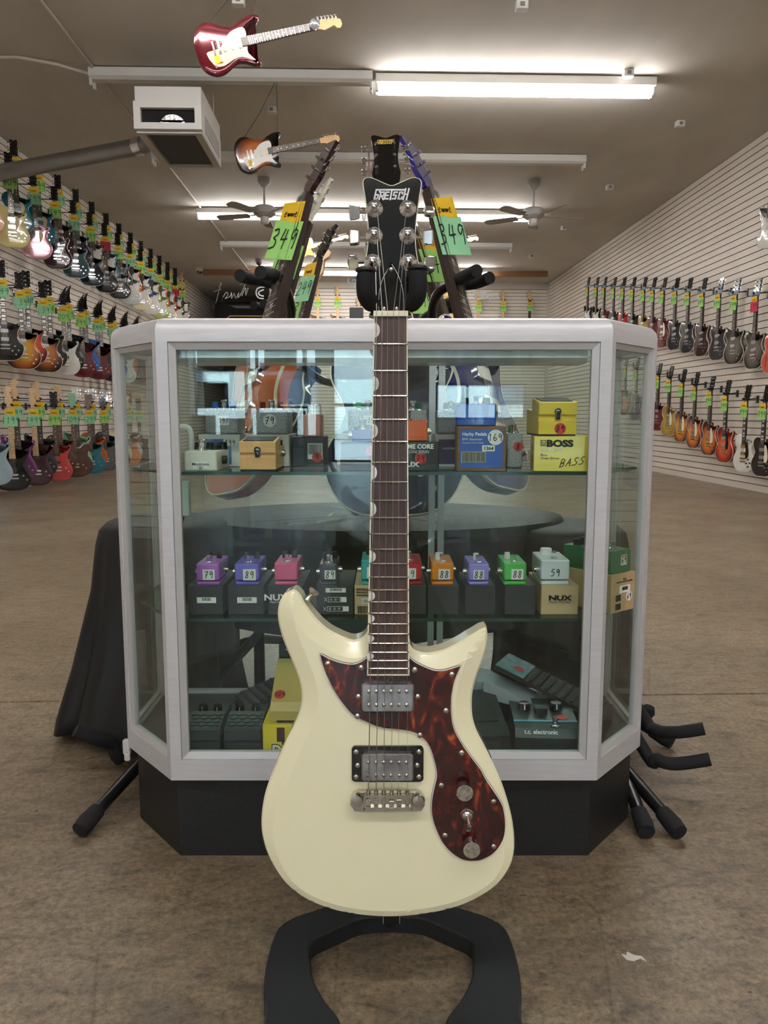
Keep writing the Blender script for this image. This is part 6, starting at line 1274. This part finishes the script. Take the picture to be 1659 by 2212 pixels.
tree_stand((0, 2.88, 0), 'black tree guitar stand right behind the case, its padded forks above the case top',
 [dict(stem=[V((0, 2.86, .95)), V((-.2, 2.5, .95)), ay(628, 740, 2.36), ay(629, 670, 2.28), ay(618, 628, 2.22), ay(598, 612, 2.18)], fork=[[ay(600, 614, 2.19), ay(595, 596, 2.15), ay(578, 592, 2.08), ay(563, 588, 2.02)], [ay(596, 614, 2.19), ay(570, 606, 2.20), ay(540, 602, 2.16), ay(518, 595, 2.10)]]),
  dict(stem=[V((0, 2.86, .95)), V((.1, 2.5, .95)), ay(934, 740, 2.36), ay(934, 670, 2.28), ay(948, 632, 2.22), ay(975, 615, 2.18)], fork=[[ay(972, 616, 2.19), ay(990, 604, 2.14), ay(1010, 594, 2.08), ay(1030, 585, 2.02)], [ay(975, 614, 2.19), ay(1005, 614, 2.2), ay(1032, 610, 2.16), ay(1058, 600, 2.10)]]),
  dict(stem=[V((0, 2.86, 1.05)), V((0, 2.5, 1.12)), V((.005, 2.15, 1.20))], fork=[[V((.005, 2.15, 1.20)), V((-.035, 2.12, 1.20)), V((-.045, 2.05, 1.20))], [V((.005, 2.15, 1.20)), V((.045, 2.12, 1.20)), V((.055, 2.05, 1.20))]])],
 [V((-.42, 3.25, .02)), V((.42, 3.25, .02)), V((.0, 2.76, .02))],
 [[V((-.02, 2.86, .62)), V((-.06, 2.3, .605)), V((-.07, 1.98, .595)), V((-.07, 1.93, .62))], [V((.02, 2.86, .62)), V((.06, 2.3, .605)), V((.07, 1.98, .595)), V((.07, 1.93, .62))]])
RESTS = (
 [[V((.52, 2.15, .34)), ay(1385, 1540, 1.80), ay(1415, 1576, 1.72), ay(1460, 1582, 1.68), ay(1521, 1574, 1.66)], [V((.52, 2.12, .30)), ay(1385, 1610, 1.72), ay(1420, 1640, 1.66), ay(1460, 1650, 1.64), ay(1534, 1640, 1.62)],
  [V((-.57, 2.08, .34)), ay(275, 1612, 1.76), ay(240, 1606, 1.70), ay(205, 1595, 1.66), ay(163, 1578, 1.64)],
  [V((.53, 2.2, .2)), ay(1380, 1530, 1.95), ay(1402, 1528, 1.92)]])
tree_stand((.02, 3.75, 0), 'second black tree guitar stand further back, its left fork just above the case top',
 [dict(stem=[V((.02, 3.73, .98)), ay(636, 710, 3.3), ay(628, 686, 3.2), ay(600, 672, 3.1)], fork=[[ay(602, 673, 3.1), ay(592, 660, 3.05), ay(570, 656, 2.95)], [ay(600, 673, 3.1), ay(575, 668, 3.1), ay(548, 660, 3.0)]]),
  dict(stem=[V((.02, 3.73, .98)), ay(905, 710, 3.3), ay(915, 686, 3.2), ay(945, 668, 3.1)], fork=[[ay(943, 669, 3.1), ay(962, 655, 3.05), ay(985, 648, 2.95)], [ay(945, 669, 3.1), ay(970, 668, 3.1), ay(996, 658, 3.0)]])],
 [V((.78, 3.2, .02)), V((-.75, 3.2, .02)), V((.0, 4.5, .02))], [])
def low_stand(c, label, feet, rests, h):
    l = hempty('floor_stand', c, 0, label, 'stand'); C0 = V(c); MB().tube([(0, 0, .05), (0, 0, h)], .016, 14).build('pole', STEEL, l)
    for tp_, e in feet:
        e = e - C0; t0 = tp_ - C0; f = MB().tube([t0, e], .0135, 14).build('leg', STEEL, l); d = (e - t0).normalized()
        MB().tube([e - d * .045, e - d * .008, e + d * .012], [.0165, .019, .0165], 16).build('rubber_foot', FOAM, f)
    for q in rests: MB().tube(smooth_open([p - C0 for p in q], 6), .0145, 12).build('body_rest', FOAM, l, 50)
low_stand((.35, 2.2, 0), 'black guitar stand right of the case with two legs and padded rests sticking out', [(V((.35, 2.2, .22)), V((.583, 1.443, .021))), (V((.35, 2.2, .18)), V((.72, 1.861, .021))), (V((.35, 2.2, .2)), V((.45, 2.8, .021)))], [RESTS[0], RESTS[1], RESTS[3]], .46)
low_stand((.56, 2.3, 0), 'thin black stand whose single rubber foot shows beside the right rear corner of the plinth', [(V((.56, 2.3, .2)), V((.522, 1.445, .021))), (V((.56, 2.3, .2)), V((.8, 2.6, .021))), (V((.56, 2.3, .2)), V((.4, 2.6, .021)))], [], .4)
low_stand((-.36, 2.15, 0), 'black guitar stand left of the case with one long leg and one padded rest', [(V((-.36, 2.15, .215)), V((-.604, 1.452, .021))), (V((-.36, 2.15, .2)), V((-.2, 2.7, .021))), (V((-.36, 2.15, .2)), V((-.8, 2.4, .021)))], [RESTS[2]], .46)
# black cloth drapes
def drape(c, rx, ry, h, label, fl_=1.3, seed=0, skew=(0, 0)):
    n = 120; lv = [(.0, 1.0), (.55, 1.0), (.86, .995), (.96, .965), (1.0, .90), (1.03, .7), (1.0 + (fl_ - 1) * .55, .35), (fl_ - .02, .12), (fl_, .05)]; vs = []
    for j, (k, z) in enumerate(lv):
        for i in range(n):
            t = 2 * PI * i / n; amp = max(0, (1 - z)) * .10
            w_ = 1 + amp * (math.sin(7 * t + seed) * .6 + math.sin(13 * t + seed * 2) * .35 + math.sin(23 * t) * .15)
            zz = h * z + (.018 * math.sin(3 * t + seed) * (1 - z)); cc, ss = math.cos(t), math.sin(t); e_ = .75
            x = rx * k * w_ * math.copysign(abs(cc) ** e_, cc) + skew[0] * (1 - z); y = ry * k * w_ * math.copysign(abs(ss) ** e_, ss) + skew[1] * (1 - z); vs.append((x, y, zz))
    mb = MB(); mb.add(vs, [[j * n + i, j * n + (i + 1) % n, (j + 1) * n + (i + 1) % n, (j + 1) * n + i] for j in range(1, len(lv) - 1) for i in range(n)] + [list(range(n, 2 * n))])
    MB2 = mb.build('black_cloth', mat('black_drape', (20, 20, 22), .6), None, 60); MB2.location = W(c); MB2.rotation_euler = (0, 0, YAW); tag(MB2, label, 'cloth')
    so = MB2.modifiers.new('thickness', 'SOLIDIFY'); so.thickness = .003; return MB2
drape((-.585, 2.04, 0), .165, .17, .565, 'black cloth draped over the stand behind the left side of the case', 1.42, 1.2, (-.045, 0))
drape((.52, 2.19, 0), .17, .17, .53, 'black cloth draped over the stand behind the right corner of the case', 1.18, 3.1)
def skirt(c, rx, ry, z0, z1, label):
    n = 100; vs = []
    for k, z in ((0, z1), (.9, z1), (.985, z1 - .004), (1.0, z1 - .02), (1.01, z1 - .12), (1.02, z0)):
        for i in range(n):
            t = 2 * PI * i / n; w_ = 1 + (.02 * math.sin(11 * t) if z < z1 - .05 else 0); vs.append((rx * k * w_ * math.cos(t), ry * k * w_ * math.sin(t), z + (.012 * math.sin(5 * t) if z == z0 else 0)))
    mb = MB(); mb.add(vs, [[j * n + i, j * n + (i + 1) % n, (j + 1) * n + (i + 1) % n, (j + 1) * n + i] for j in range(5) for i in range(n)])
    o = mb.build('black_cloth', MC['black_drape'], None, 60); o.location = W(c); o.rotation_euler = (0, 0, YAW); so = o.modifiers.new('thickness', 'SOLIDIFY'); so.thickness = .002; tag(o, label, 'cloth')
    t = hempty('low_table', c, 0, 'low oval table hidden under the wide black cloth behind the case', 'table'); MB().rings([(rx * .97 * math.cos(a * .1257), ry * .97 * math.sin(a * .1257)) for a in range(50)], [(0, z1 - .025), (0, z1 - .004)]).build('table_top', BLACKM, t)
    for x in (-.36, .36):
        for y in (-.16, .2): MB().cyl((x * rx / .5, y * ry / .3, 0), (x * rx / .5, y * ry / .3, z1 - .02), .014, n=10).build('leg', STEEL, t)
skirt((-.02, 2.30, 0), .56, .34, .25, .545, 'wide black cloth over a low table behind the middle of the case')
p = ray_y(770, 672, 17.2); sp = empty('loudspeaker', (p.x, 17.2, 0), label='black loudspeaker cabinet before the back wall left of the neck', cat='loudspeaker')
MB().rbox((0, 0, p.z - .25), (.3, .3, .62), .02).build('cabinet', BLACKM, sp); MB().cyl((0, 0, 0), (0, 0, p.z - .5), .03, n=12).build('stand_pole', STEEL, sp); MB().cyl((0, 0, 0), (0, 0, .03), .2, n=20).build('stand_base', STEEL, sp)
